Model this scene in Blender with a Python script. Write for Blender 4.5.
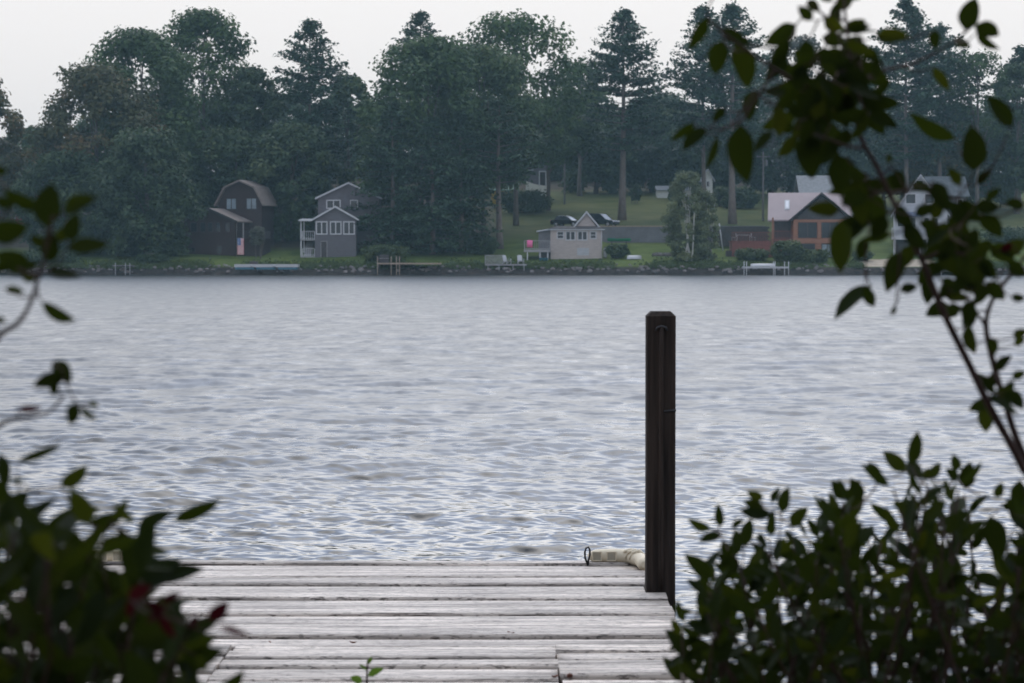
import bpy, math, random
import numpy as np
R = math.radians
random.seed(7)
for o in list(bpy.data.objects):
    bpy.data.objects.remove(o)
SC = bpy.context.scene
COL = SC.collection

# ------------------------------------------------------------------ camera
W, H, LENS = 1024, 683, 85.0
F = LENS / 36.0 * W
EYE = 2.0                                   # eye height over the water
PITCH = math.atan((341.5 - 258.0) / F)
cam_d = bpy.data.cameras.new('camera')
cam = bpy.data.objects.new('camera', cam_d)
COL.objects.link(cam)
cam.location = (0, 0, EYE)
cam.rotation_euler = (R(90) - PITCH, 0, 0)
cam_d.lens = LENS
cam_d.sensor_width = 36.0
cam_d.clip_start = 0.05
cam_d.clip_end = 5000
cam_d.dof.use_dof = True
cam_d.dof.focus_distance = 19.0
cam_d.dof.aperture_fstop = 7.5
SC.camera = cam

# ------------------------------------------------------------------ sky, sun, exposure
SUN_EL, SUN_AZ = R(55), R(4)               # high, beyond the far shore
world = bpy.data.worlds.new('World')
SC.world = world
world.use_nodes = True
nt = world.node_tree
bg = nt.nodes['Background']
sky = nt.nodes.new('ShaderNodeTexSky')
sky.sky_type = 'NISHITA'
sky.sun_disc = False
sky.sun_elevation = SUN_EL
sky.sun_rotation = SUN_AZ
sky.air_density = 1.0
sky.dust_density = 6.0
sky.ozone_density = 1.0
hs = nt.nodes.new('ShaderNodeHueSaturation')
hs.inputs['Saturation'].default_value = 0.42
mx = nt.nodes.new('ShaderNodeMix')
mx.data_type = 'RGBA'
mx.inputs[0].default_value = 0.62
# the veil of cloud, with a bright low band shaped to brighten the water
tcw = nt.nodes.new('ShaderNodeTexCoord'); spw = nt.nodes.new('ShaderNodeSeparateXYZ'); nt.links.new(tcw.outputs['Generated'], spw.inputs[0])
vw = nt.nodes.new('ShaderNodeValToRGB'); nt.links.new(spw.outputs['Z'], vw.inputs[0])
ev = vw.color_ramp.elements
ev[0].position = 0.0; ev[0].color = (8.7, 8.45, 8.5, 1)
ev[1].position = 0.80; ev[1].color = (7.4, 8.6, 10.8, 1)
for p_, c_ in ((0.11, (8.7, 8.45, 8.5, 1)), (0.165, (20.5, 20.0, 19.8, 1)), (0.25, (19.0, 18.9, 19.1, 1)), (0.37, (11.0, 12.7, 16.2, 1)), (0.5, (7.3, 9.2, 13.4, 1))):
    ev.new(p_).color = c_
# a glow added to the veil, lower than the sun, to brighten the water
GLOW_EL, GLOW = R(29), 0.75
dt = nt.nodes.new('ShaderNodeVectorMath'); dt.operation = 'DOT_PRODUCT'; nt.links.new(tcw.outputs['Generated'], dt.inputs[0])
dt.inputs[1].default_value = (math.cos(GLOW_EL) * math.sin(SUN_AZ), math.cos(GLOW_EL) * math.cos(SUN_AZ), math.sin(GLOW_EL))
gr = nt.nodes.new('ShaderNodeMapRange'); gr.interpolation_type = 'SMOOTHSTEP'
gr.inputs[1].default_value = math.cos(R(23)); gr.inputs[2].default_value = math.cos(R(6)); gr.inputs[3].default_value = 1.0; gr.inputs[4].default_value = 1.0 + GLOW
nt.links.new(dt.outputs['Value'], gr.inputs[0])
gm_ = nt.nodes.new('ShaderNodeVectorMath'); gm_.operation = 'SCALE'; nt.links.new(vw.outputs[0], gm_.inputs[0]); nt.links.new(gr.outputs[0], gm_.inputs['Scale'])
vw = gm_
nt.links.new(vw.outputs[0], mx.inputs[7])
nt.links.new(sky.outputs[0], hs.inputs['Color'])
nt.links.new(hs.outputs[0], mx.inputs[6])
nt.links.new(mx.outputs[2], bg.inputs[0])
bg.inputs[1].default_value = 0.128
sun_d = bpy.data.lights.new('sun', 'SUN')
sun_d.energy = 0.6
sun_d.angle = R(40)
sun_d.color = (1.0, 0.96, 0.9)
sun = bpy.data.objects.new('sun', sun_d)
COL.objects.link(sun)
sun.rotation_euler = (-(R(90) - SUN_EL), 0, -SUN_AZ)
sun.location = (20, 100, 80)
SC.view_settings.view_transform = 'Standard'
SC.view_settings.look = 'None'
SC.view_settings.exposure = 0.0
SC.view_settings.gamma = 1.0
SC.render.engine = 'CYCLES'
SC.cycles.max_bounces = 6
SC.cycles.diffuse_bounces = 3
SC.cycles.glossy_bounces = 3
SC.cycles.transparent_max_bounces = 6
SC.cycles.volume_bounces = 1
SC.cycles.use_denoising = True

# ------------------------------------------------------------------ helpers
def at(px, py, Y):
    """the point at depth Y that the photograph shows at pixel (px, py)"""
    u, v = (px - 512.0) / F, (341.5 - py) / F
    cy = math.cos(PITCH) + v * math.sin(PITCH)
    cz = -math.sin(PITCH) + v * math.cos(PITCH)
    return np.array((u / cy * Y, Y, EYE + cz / cy * Y))

def lin(c):
    return tuple(((x / 12.92) if x <= 0.04045 else ((x + 0.055) / 1.055) ** 2.4) for x in c)

def tag(o, label=None, cat=None, group=None, kind=None):
    if label: o['label'] = label
    if cat: o['category'] = cat
    if group: o['group'] = group
    if kind: o['kind'] = kind
    return o

def thing(name, loc, label, cat, group=None, rz=0.0):
    o = bpy.data.objects.new(name, None)
    o.empty_display_size = 0.3
    o.location = loc
    o.rotation_euler = (0, 0, rz)
    COL.objects.link(o)
    return tag(o, label, cat, group)

def copy_tree(o, parent=None):
    c = o.copy()
    COL.objects.link(c)
    c.parent = parent
    for ch in list(o.children):
        copy_tree(ch, c)
    return c

def link_mesh(name, me, mat, parent=None, loc=None):
    if mat: me.materials.append(mat)
    o = bpy.data.objects.new(name, me)
    COL.objects.link(o)
    if parent: o.parent = parent
    if loc is not None: o.location = loc
    return o

class MB:
    """collects solids in local coordinates and links them as ONE mesh object"""
    def __init__(s): s.v, s.f, s.sm = [], [], []
    def add(s, vs, fs, smooth=False):
        b = len(s.v)
        s.v += [tuple(map(float, p)) for p in vs]
        s.f += [tuple(i + b for i in f) for f in fs]
        s.sm += [smooth] * len(fs)
        return s
    def box(s, x0, x1, y0, y1, z0, z1):
        return s.add([(x0,y0,z0),(x1,y0,z0),(x1,y1,z0),(x0,y1,z0),(x0,y0,z1),(x1,y0,z1),(x1,y1,z1),(x0,y1,z1)],
                     [(0,3,2,1),(4,5,6,7),(0,1,5,4),(1,2,6,5),(2,3,7,6),(3,0,4,7)])
    def xz(s, poly, y0, y1):
        """outline in x,z run from y0 to y1"""
        n = len(poly)
        return s.add([(x, y0, z) for x, z in poly] + [(x, y1, z) for x, z in poly],
                     [tuple(range(n)), tuple(range(2*n-1, n-1, -1))] + [(i, i+n, (i+1) % n + n, (i+1) % n) for i in range(n)])
    def yz(s, poly, x0, x1):
        n = len(poly)
        return s.add([(x0, y, z) for y, z in poly] + [(x1, y, z) for y, z in poly],
                     [tuple(range(n-1, -1, -1)), tuple(range(n, 2*n))] + [(i, (i+1) % n, (i+1) % n + n, i+n) for i in range(n)])
    def xy(s, poly, z0, z1):
        n = len(poly)
        return s.add([(x, y, z0) for x, y in poly] + [(x, y, z1) for x, y in poly],
                     [tuple(range(n-1, -1, -1)), tuple(range(n, 2*n))] + [(i, (i+1) % n, (i+1) % n + n, i+n) for i in range(n)])
    def tube(s, pts, rad, n=6, caps=True):
        pts = [np.array(p, float) for p in pts]
        if not hasattr(rad, '__len__'): rad = [rad] * len(pts)
        vs, fs = [], []
        up = np.array((0.31, 0.17, 0.93))
        for i, p in enumerate(pts):
            t = pts[min(i+1, len(pts)-1)] - pts[max(i-1, 0)]
            t = t / (np.linalg.norm(t) + 1e-9)
            a = np.cross(t, up); la = np.linalg.norm(a)
            if la < 0.05: a = np.cross(t, (1, 0, 0)); la = np.linalg.norm(a)
            a /= la; b = np.cross(t, a)
            for k in range(n):
                w = 2 * math.pi * k / n
                vs.append(p + rad[i] * (a * math.cos(w) + b * math.sin(w)))
        for i in range(len(pts) - 1):
            for k in range(n):
                fs.append((i*n+k, i*n+(k+1) % n, (i+1)*n+(k+1) % n, (i+1)*n+k))
        s.add(vs, fs, True)
        if caps:
            m = len(pts) - 1
            b = len(s.v) - len(vs)
            s.f += [tuple(b + k for k in range(n-1, -1, -1)), tuple(b + m*n + k for k in range(n))]
            s.sm += [False, False]
        return s
    def lathe(s, prof, n=14, c=(0, 0, 0), axis='z'):
        vs, fs = [], []
        for r, z in prof:
            for k in range(n):
                w = 2*math.pi*k/n
                x, y = r*math.cos(w), r*math.sin(w)
                vs.append((c[0]+x, c[1]+y, c[2]+z) if axis == 'z' else ((c[0]+z, c[1]+x, c[2]+y) if axis == 'x' else (c[0]+y, c[1]+z, c[2]+x)))
        for i in range(len(prof)-1):
            for k in range(n):
                fs.append((i*n+k, i*n+(k+1) % n, (i+1)*n+(k+1) % n, (i+1)*n+k))
        fs.append(tuple(range(n-1, -1, -1))); fs.append(tuple((len(prof)-1)*n + k for k in range(n)))
        return s.add(vs, fs, True)
    def build(s, name, mat, parent=None, loc=None, bevel=0.0):
        me = bpy.data.meshes.new(name)
        me.from_pydata(s.v, [], s.f)
        me.polygons.foreach_set('use_smooth', s.sm)
        me.update()
        o = link_mesh(name, me, mat, parent, loc)
        if bevel:
            m = o.modifiers.new('bevel', 'BEVEL'); m.width = bevel; m.segments = 2; m.limit_method = 'ANGLE'
        return o

def raw_mesh(name, V, quads, tone=None, smooth=False):
    me = bpy.data.meshes.new(name)
    V = np.ascontiguousarray(V, dtype=np.float32); Q = np.ascontiguousarray(quads, dtype=np.int32)
    me.vertices.add(len(V)); me.vertices.foreach_set('co', V.ravel())
    k = Q.shape[1]
    me.loops.add(Q.size); me.loops.foreach_set('vertex_index', Q.ravel())
    me.polygons.add(len(Q)); me.polygons.foreach_set('loop_start', np.arange(0, Q.size, k, dtype=np.int32))
    if smooth: me.polygons.foreach_set('use_smooth', np.ones(len(Q), dtype=bool))
    if tone is not None:
        a = me.attributes.new('tone', 'FLOAT', 'FACE')
        a.data.foreach_set('value', np.ascontiguousarray(tone, dtype=np.float32))
    me.update(calc_edges=True)
    me.validate()
    return me

# ------------------------------------------------------------------ materials
def newmat(name):
    m = bpy.data.materials.new(name); m.use_nodes = True
    return m, m.node_tree, m.node_tree.nodes['Principled BSDF']

def N(t, kind, **kw):
    n = t.nodes.new(kind)
    for k, v in kw.items():
        if k in n.inputs: n.inputs[k].default_value = v
        else: setattr(n, k, v)
    return n

def mat(name, col, rough=0.7, var=0.25, scale=2.0, metal=0.0, stretch=(1, 1, 1), bump=0.0, spec=0.5, coords='Object'):
    """a procedural material: base colour varied by two octaves of noise"""
    m, t, b = newmat(name)
    tc = N(t, 'ShaderNodeTexCoord'); mp = N(t, 'ShaderNodeMapping')
    mp.inputs['Scale'].default_value = stretch
    t.links.new(tc.outputs[coords], mp.inputs[0])
    n1 = N(t, 'ShaderNodeTexNoise', Scale=scale, Detail=6.0, Roughness=0.6)
    t.links.new(mp.outputs[0], n1.inputs['Vector'])
    rp = N(t, 'ShaderNodeValToRGB')
    rp.color_ramp.elements[0].position = 0.3; rp.color_ramp.elements[1].position = 0.72
    rp.color_ramp.elements[0].color = tuple(c * (1 - var) for c in col) + (1,)
    rp.color_ramp.elements[1].color = tuple(min(1, c * (1 + var)) for c in col) + (1,)
    t.links.new(n1.outputs[0], rp.inputs[0]); t.links.new(rp.outputs[0], b.inputs['Base Color'])
    b.inputs['Roughness'].default_value = rough
    b.inputs['Metallic'].default_value = metal
    b.inputs['Specular IOR Level'].default_value = spec
    if bump:
        bp = N(t, 'ShaderNodeBump', Strength=0.6, Distance=bump)
        t.links.new(n1.outputs[0], bp.inputs['Height']); t.links.new(bp.outputs[0], b.inputs['Normal'])
    return m

def siding(name, col, pitch=0.2, vertical=False, rough=0.75, var=0.15):
    """clapboard: real lap lines come from a wave bump, colour stays even"""
    m = mat(name, col, rough, var, 1.5, stretch=(1, 1, 4) if not vertical else (4, 4, 1))
    t = m.node_tree; b = t.nodes['Principled BSDF']
    tc = N(t, 'ShaderNodeTexCoord')
    wv = N(t, 'ShaderNodeTexWave', wave_type='BANDS', bands_direction='X' if vertical else 'Z', wave_profile='SAW', Scale=0.314 / pitch)
    t.links.new(tc.outputs['Object'], wv.inputs['Vector'])
    bp = N(t, 'ShaderNodeBump', Strength=0.8, Distance=0.03)
    t.links.new(wv.outputs['Fac'], bp.inputs['Height']); t.links.new(bp.outputs[0], b.inputs['Normal'])
    return m

def leafmat(name, col, alt, trans=0.25, rough=0.6, spec=0.25, through=(1, 1, 1)):
    """leaves: colour runs between two natural hues leaf by leaf; thin enough to pass some light"""
    m, t, b = newmat(name)
    at_ = N(t, 'ShaderNodeAttribute', attribute_name='tone')
    rp = N(t, 'ShaderNodeValToRGB')
    e = rp.color_ramp.elements
    e[0].color = tuple(c * 0.6 for c in col) + (1,); e[1].color = tuple(alt) + (1,)
    mid = rp.color_ramp.elements.new(0.5); mid.color = tuple(col) + (1,)
    t.links.new(at_.outputs['Fac'], rp.inputs[0])
    t.links.new(rp.outputs[0], b.inputs['Base Color'])
    b.inputs['Roughness'].default_value = rough
    b.inputs['Specular IOR Level'].default_value = spec
    tr = N(t, 'ShaderNodeBsdfTranslucent')
    th_ = N(t, 'ShaderNodeVectorMath', operation='MULTIPLY'); th_.inputs[1].default_value = through      # light that comes through a blade is yellower
    t.links.new(rp.outputs[0], th_.inputs[0]); t.links.new(th_.outputs[0], tr.inputs['Color'])
    ms = N(t, 'ShaderNodeMixShader'); ms.inputs[0].default_value = trans
    t.links.new(b.outputs[0], ms.inputs[1]); t.links.new(tr.outputs[0], ms.inputs[2])
    t.links.new(ms.outputs[0], t.nodes['Material Output'].inputs['Surface'])
    return m

M = {}
M['oak_leaf'] = leafmat('oak_leaf', (0.050, 0.092, 0.026), (0.10, 0.145, 0.04))
M['maple_leaf'] = leafmat('maple_leaf', (0.056, 0.098, 0.030), (0.12, 0.145, 0.045))
M['russet_leaf'] = leafmat('russet_leaf', (0.078, 0.084, 0.030), (0.17, 0.105, 0.045))
M['dull_leaf'] = leafmat('dull_leaf', (0.044, 0.075, 0.028), (0.085, 0.11, 0.04))
M['pine_needle'] = leafmat('pine_needle', (0.032, 0.068, 0.036), (0.062, 0.10, 0.048), 0.12)
M['hemlock_needle'] = leafmat('hemlock_needle', (0.030, 0.060, 0.028), (0.056, 0.09, 0.038), 0.12)
M['birch_leaf'] = leafmat('birch_leaf', (0.13, 0.16, 0.075), (0.20, 0.22, 0.09), 0.3)
M['shrub_leaf'] = leafmat('shrub_leaf', (0.065, 0.095, 0.032), (0.12, 0.14, 0.045), 0.25)
M['pale_leaf'] = leafmat('pale_leaf', (0.11, 0.115, 0.085), (0.17, 0.17, 0.13), 0.25)
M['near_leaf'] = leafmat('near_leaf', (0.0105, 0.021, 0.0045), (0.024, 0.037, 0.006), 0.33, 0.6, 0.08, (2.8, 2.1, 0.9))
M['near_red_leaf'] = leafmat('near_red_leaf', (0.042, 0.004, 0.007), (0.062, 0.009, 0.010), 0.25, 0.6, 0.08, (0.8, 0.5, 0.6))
M['seedling_leaf'] = leafmat('seedling_leaf', (0.09, 0.16, 0.03), (0.14, 0.22, 0.04), 0.4, 0.6, 0.1, (1.5, 1.5, 1))
M['canopy_leaf'] = leafmat('canopy_leaf', (0.03, 0.05, 0.015), (0.05, 0.08, 0.02), 0.1)
M['bark'] = mat('bark', (0.10, 0.085, 0.07), 0.9, 0.4, 3.0, stretch=(3, 3, 0.6), bump=0.03)
M['pine_bark'] = mat('pine_bark', (0.13, 0.105, 0.09), 0.9, 0.4, 3.0, stretch=(3, 3, 0.5), bump=0.03)
M['birch_bark'] = mat('birch_bark', (0.62, 0.6, 0.55), 0.7, 0.3, 3.0, stretch=(1, 1, 4))
M['twig'] = mat('twig', (0.040, 0.020, 0.016), 0.7, 0.3, 60.0, spec=0.2)
M['white_paint'] = mat('white_paint', (0.44, 0.44, 0.455), 0.5, 0.06, 1.0)
M['glass'] = mat('glass', (0.025, 0.03, 0.035), 0.12, 0.3, 0.6, spec=0.6)
M['curtain_glass'] = mat('curtain_glass', (0.22, 0.27, 0.30), 0.2, 0.3, 1.0, spec=0.6)
M['dark_shingle'] = mat('dark_shingle', (0.055, 0.05, 0.05), 0.9, 0.3, 3.0)
M['brown_shingle'] = mat('brown_shingle', (0.19, 0.155, 0.135), 0.85, 0.2, 3.0)
M['slate_shingle'] = mat('slate_shingle', (0.10, 0.108, 0.112), 0.9, 0.3, 2.0)
M['grey_shingle'] = mat('grey_shingle', (0.22, 0.23, 0.24), 0.85, 0.2, 3.0)
M['brown_wood'] = siding('brown_wood', (0.038, 0.022, 0.021), 0.25)
M['grey_siding'] = siding('grey_siding', (0.115, 0.108, 0.120), 0.2)
M['beige_siding'] = siding('beige_siding', (0.40, 0.345, 0.32), 0.2)
M['log_wood'] = siding('log_wood', (0.28, 0.13, 0.08), 0.28)
M['pale_siding'] = siding('pale_siding', (0.40, 0.41, 0.43), 0.18)
M['red_siding'] = siding('red_siding', (0.16, 0.035, 0.04), 0.2)
M['white_siding'] = siding('white_siding', (0.66, 0.66, 0.62), 0.2)
M['yellow_paint'] = mat('yellow_paint', (0.38, 0.27, 0.05), 0.6, 0.15)
M['green_roof'] = mat('green_roof', (0.02, 0.12, 0.07), 0.6, 0.15)
M['pink_metal'] = mat('pink_metal', (0.30, 0.235, 0.24), 0.45, 0.06, 1.0)
M['grey_wood'] = mat('grey_wood', (0.26, 0.25, 0.25), 0.8, 0.3, 3.0, stretch=(0.4, 3, 3))
M['pole_wood'] = mat('pole_wood', (0.13, 0.12, 0.115), 0.9, 0.3, 3.0, stretch=(3, 3, 0.4))
M['tan_wood'] = mat('tan_wood', (0.30, 0.23, 0.17), 0.8, 0.25, 3.0)
M['red_wood'] = mat('red_wood', (0.17, 0.055, 0.042), 0.75, 0.25, 3.0)
M['dark_wood'] = mat('dark_wood', (0.05, 0.042, 0.042), 0.8, 0.3, 3.0)
M['concrete'] = mat('concrete', (0.14, 0.14, 0.145), 0.9, 0.2, 0.8)
M['stone'] = mat('stone', (0.17, 0.15, 0.145), 0.9, 0.55, 0.8)
M['plastic_white'] = mat('plastic_white', (0.42, 0.42, 0.43), 0.4, 0.05)
M['blue_plastic'] = mat('blue_plastic', (0.03, 0.13, 0.19), 0.4, 0.1)
M['green_plastic'] = mat('green_plastic', (0.02, 0.20, 0.10), 0.35, 0.1)
M['pink_cloth'] = mat('pink_cloth', (0.70, 0.16, 0.32), 0.9, 0.1, 8.0)
M['car_black'] = mat('car_black', (0.018, 0.018, 0.022), 0.2, 0.05, spec=0.7)
M['car_silver'] = mat('car_silver', (0.50, 0.51, 0.53), 0.3, 0.05, metal=0.5)
M['tyre'] = mat('tyre', (0.02, 0.02, 0.02), 0.9, 0.1)
M['rim'] = mat('rim', (0.4, 0.4, 0.42), 0.35, 0.1, metal=0.8)
M['lamp_glass'] = mat('lamp_glass', (0.7, 0.7, 0.72), 0.15, 0.05)
M['cream_foam'] = mat('cream_foam', (0.66, 0.57, 0.42), 0.6, 0.18, 9.0)
M['hollow_foam'] = mat('hollow_foam', (0.36, 0.32, 0.24), 0.7, 0.15, 9.0)
M['black_rubber'] = mat('black_rubber', (0.015, 0.014, 0.016), 0.5, 0.1)
M['post_wood'] = mat('post_wood', (0.028, 0.0195, 0.0155), 0.8, 0.75, 11.0, stretch=(3, 3, 0.14), bump=0.010, spec=0.2)
M['strap_metal'] = mat('strap_metal', (0.05, 0.05, 0.055), 0.45, 0.3, 9.0, metal=0.4)
# ------------------------------------------------------------------ the land
FY = [280, 280.6, 281.2, 284, 287, 292, 300, 318, 370, 420, 620, 1300]
FZ = [-0.05, 0.55, 0.95, 1.5, 1.95, 2.45, 4.0, 6.2, 11.8, 16, 24, 40]
def ground_z(x, y):
    if y < 60:                                   # the near bank under the photographer
        if y <= 6.0: z = 0.22 + 0.05 * (6.0 - max(y, -20))
        elif y <= 8.5: z = 0.22 - 0.5 * (y - 6.0)
        else: z = -1.03
        return z + 0.04 * math.sin(1.7*x) * math.cos(2.3*y)
    if y < 279: return -1.2
    z = float(np.interp(y, FY, FZ))
    if y > 281.5: z += 0.12 * math.sin(0.21*x + 1) * math.sin(0.19*y) * min(1, (y-281.5)/6)
    if 10.2 < x < 21.5:                          # lawn terrace below the parking wall
        if 294 <= y <= 304.6: z = min(z, 3.0 + 0.09*(y-294))
        elif 304.6 < y < 322: z = max(z, 5.75 if y < 314 else z)
    if 24.5 < x < 33.5 and 296 <= y <= 305: z = min(z, 3.1) if y < 301 else max(z, 5.2)
    return z

xs = sorted(set(list(np.arange(-96, 97, 2.0)) + [-1200, -900, -600, -400, -300, -220, -160, -120, 120, 160, 220, 300, 400, 600, 900, 1200] + list(np.arange(-10, 10, 0.5))))
ys = sorted(set([-200, -100, -60, -40, -25] + list(np.arange(-15, 12, 0.5)) + [14, 30, 60, 120, 200, 260, 278.5, 279.5, 280, 280.3, 280.6, 281.2, 282, 283] +
                list(np.arange(284, 326, 1.0)) + [304.5, 304.75] + list(np.arange(328, 380, 4.0)) + [390, 400, 420, 450, 500, 560, 620, 900, 1000, 1300]))
V = np.array([(x, y, ground_z(x, y)) for y in ys for x in xs])
nx = len(xs)
Q = np.array([(j*nx+i, j*nx+i+1, (j+1)*nx+i+1, (j+1)*nx+i) for j in range(len(ys)-1) for i in range(nx-1)])
gm, t, b = newmat('earth_and_grass')
geo = N(t, 'ShaderNodeNewGeometry'); sep = N(t, 'ShaderNodeSeparateXYZ'); t.links.new(geo.outputs['Position'], sep.inputs[0])
def ramp_noise(scale, c0, c1, p0=0.35, p1=0.68):
    n = N(t, 'ShaderNodeTexNoise', Scale=scale, Detail=6.0, Roughness=0.65); t.links.new(geo.outputs['Position'], n.inputs['Vector'])
    r = N(t, 'ShaderNodeValToRGB'); r.color_ramp.elements[0].position = p0; r.color_ramp.elements[1].position = p1
    r.color_ramp.elements[0].color = c0 + (1,); r.color_ramp.elements[1].color = c1 + (1,)
    t.links.new(n.outputs[0], r.inputs[0]); return r
def band(sock, lo, hi):
    mr = N(t, 'ShaderNodeMapRange'); mr.inputs[1].default_value = lo; mr.inputs[2].default_value = hi
    t.links.new(sock, mr.inputs[0]); return mr
def mixc(fac, a, bb):
    mm = N(t, 'ShaderNodeMix', data_type='RGBA'); t.links.new(fac, mm.inputs[0]); t.links.new(a, mm.inputs[6]); t.links.new(bb, mm.inputs[7]); return mm.outputs[2]
lawn = ramp_noise(0.35, (0.052, 0.080, 0.017), (0.105, 0.135, 0.034))
meadow = ramp_noise(0.14, (0.052, 0.068, 0.020), (0.105, 0.108, 0.040))
litter = ramp_noise(0.6, (0.030, 0.024, 0.016), (0.065, 0.05, 0.032))
shaded_soil = ramp_noise(2.0, (0.020, 0.018, 0.017), (0.06, 0.052, 0.045))
sand = ramp_noise(1.0, (0.30, 0.25, 0.19), (0.42, 0.36, 0.28))
c = mixc(band(sep.outputs['Y'], 298, 310).outputs[0], lawn.outputs[0], meadow.outputs[0])
c = mixc(band(sep.outputs['Y'], 372, 384).outputs[0], c, litter.outputs[0])
# bare forest floor on the wooded left side, beyond the strip of lawn
wl = N(t, 'ShaderNodeMath', operation='MULTIPLY'); t.links.new(band(sep.outputs['X'], -1.0, -4.0).outputs[0], wl.inputs[0]); t.links.new(band(sep.outputs['Y'], 294, 297).outputs[0], wl.inputs[1])
c = mixc(wl.outputs[0], c, litter.outputs[0])
wl2 = N(t, 'ShaderNodeMath', operation='MULTIPLY'); t.links.new(band(sep.outputs['Y'], 281.6, 281.0).outputs[0], wl2.inputs[0]); t.links.new(band(sep.outputs['Y'], 270, 271).outputs[0], wl2.inputs[1])
c = mixc(wl2.outputs[0], c, shaded_soil.outputs[0])  # bare bank soil, darkened in colour for the shore's shade and reflection
# small sandy beach in front of the gabled house on the right
bx_ = N(t, 'ShaderNodeMath', operation='MULTIPLY'); t.links.new(band(sep.outputs['X'], 40.5, 41.5).outputs[0], bx_.inputs[0]); t.links.new(band(sep.outputs['X'], 50, 49).outputs[0], bx_.inputs[1])
by_ = N(t, 'ShaderNodeMath', operation='MULTIPLY'); t.links.new(band(sep.outputs['Y'], 281.2, 281.6).outputs[0], by_.inputs[0]); t.links.new(band(sep.outputs['Y'], 286.4, 285.6).outputs[0], by_.inputs[1])
bb_ = N(t, 'ShaderNodeMath', operation='MULTIPLY'); t.links.new(bx_.outputs[0], bb_.inputs[0]); t.links.new(by_.outputs[0], bb_.inputs[1])
c = mixc(bb_.outputs[0], c, sand.outputs[0])
c = mixc(band(sep.outputs['Y'], 60, 50).outputs[0], c, litter.outputs[0])
t.links.new(c, b.inputs['Base Color']); b.inputs['Roughness'].default_value = 0.95; b.inputs['Specular IOR Level'].default_value = 0.1
gn = N(t, 'ShaderNodeTexNoise', Scale=3.0, Detail=6.0); t.links.new(geo.outputs['Position'], gn.inputs['Vector'])
gb = N(t, 'ShaderNodeBump', Strength=0.7, Distance=0.12); t.links.new(gn.outputs[0], gb.inputs['Height']); t.links.new(gb.outputs[0], b.inputs['Normal'])
ground = link_mesh('ground', raw_mesh('ground', V, Q, smooth=True), gm)
tag(ground, kind='structure', label='lawns, meadow and wooded slope around the lake')

# ------------------------------------------------------------------ the lake
wm, t, b = newmat('lake_water')
b.inputs['Base Color'].default_value = (0.012, 0.018, 0.024, 1)
rat = N(t, 'ShaderNodeAttribute', attribute_name='ripple')   # ripples finer than the mesh, as micro-roughness
gust = N(t, 'ShaderNodeTexNoise', Scale=1.0, Detail=4.0, Roughness=0.7)       # gusts: the finest ripples come and go in streaks
gmp = N(t, 'ShaderNodeMapping'); gmp.inputs['Scale'].default_value = (1.5, 0.6, 1); gmp.inputs['Rotation'].default_value = (0, 0, 0.15)
geo0 = N(t, 'ShaderNodeNewGeometry'); t.links.new(geo0.outputs['Position'], gmp.inputs[0]); t.links.new(gmp.outputs[0], gust.inputs['Vector'])
gr_ = N(t, 'ShaderNodeMapRange'); gr_.inputs[1].default_value = 0.33; gr_.inputs[2].default_value = 0.67; gr_.inputs[3].default_value = 0.74; gr_.inputs[4].default_value = 1.2
t.links.new(gust.outputs[0], gr_.inputs[0]); gmul = N(t, 'ShaderNodeMath', operation='MULTIPLY')
t.links.new(rat.outputs['Fac'], gmul.inputs[0]); t.links.new(gr_.outputs[0], gmul.inputs[1]); t.links.new(gmul.outputs[0], b.inputs['Roughness'])
b.inputs['IOR'].default_value = 1.333
geo = N(t, 'ShaderNodeNewGeometry')
fine = N(t, 'ShaderNodeTexNoise', Scale=16.0, Detail=2.0); t.links.new(geo.outputs['Position'], fine.inputs['Vector'])
fb = N(t, 'ShaderNodeBump', Strength=1.0, Distance=0.0016); t.links.new(fine.outputs[0], fb.inputs['Height'])
t.links.new(fb.outputs[0], b.inputs['Normal'])
WAVE = 0.036
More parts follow.
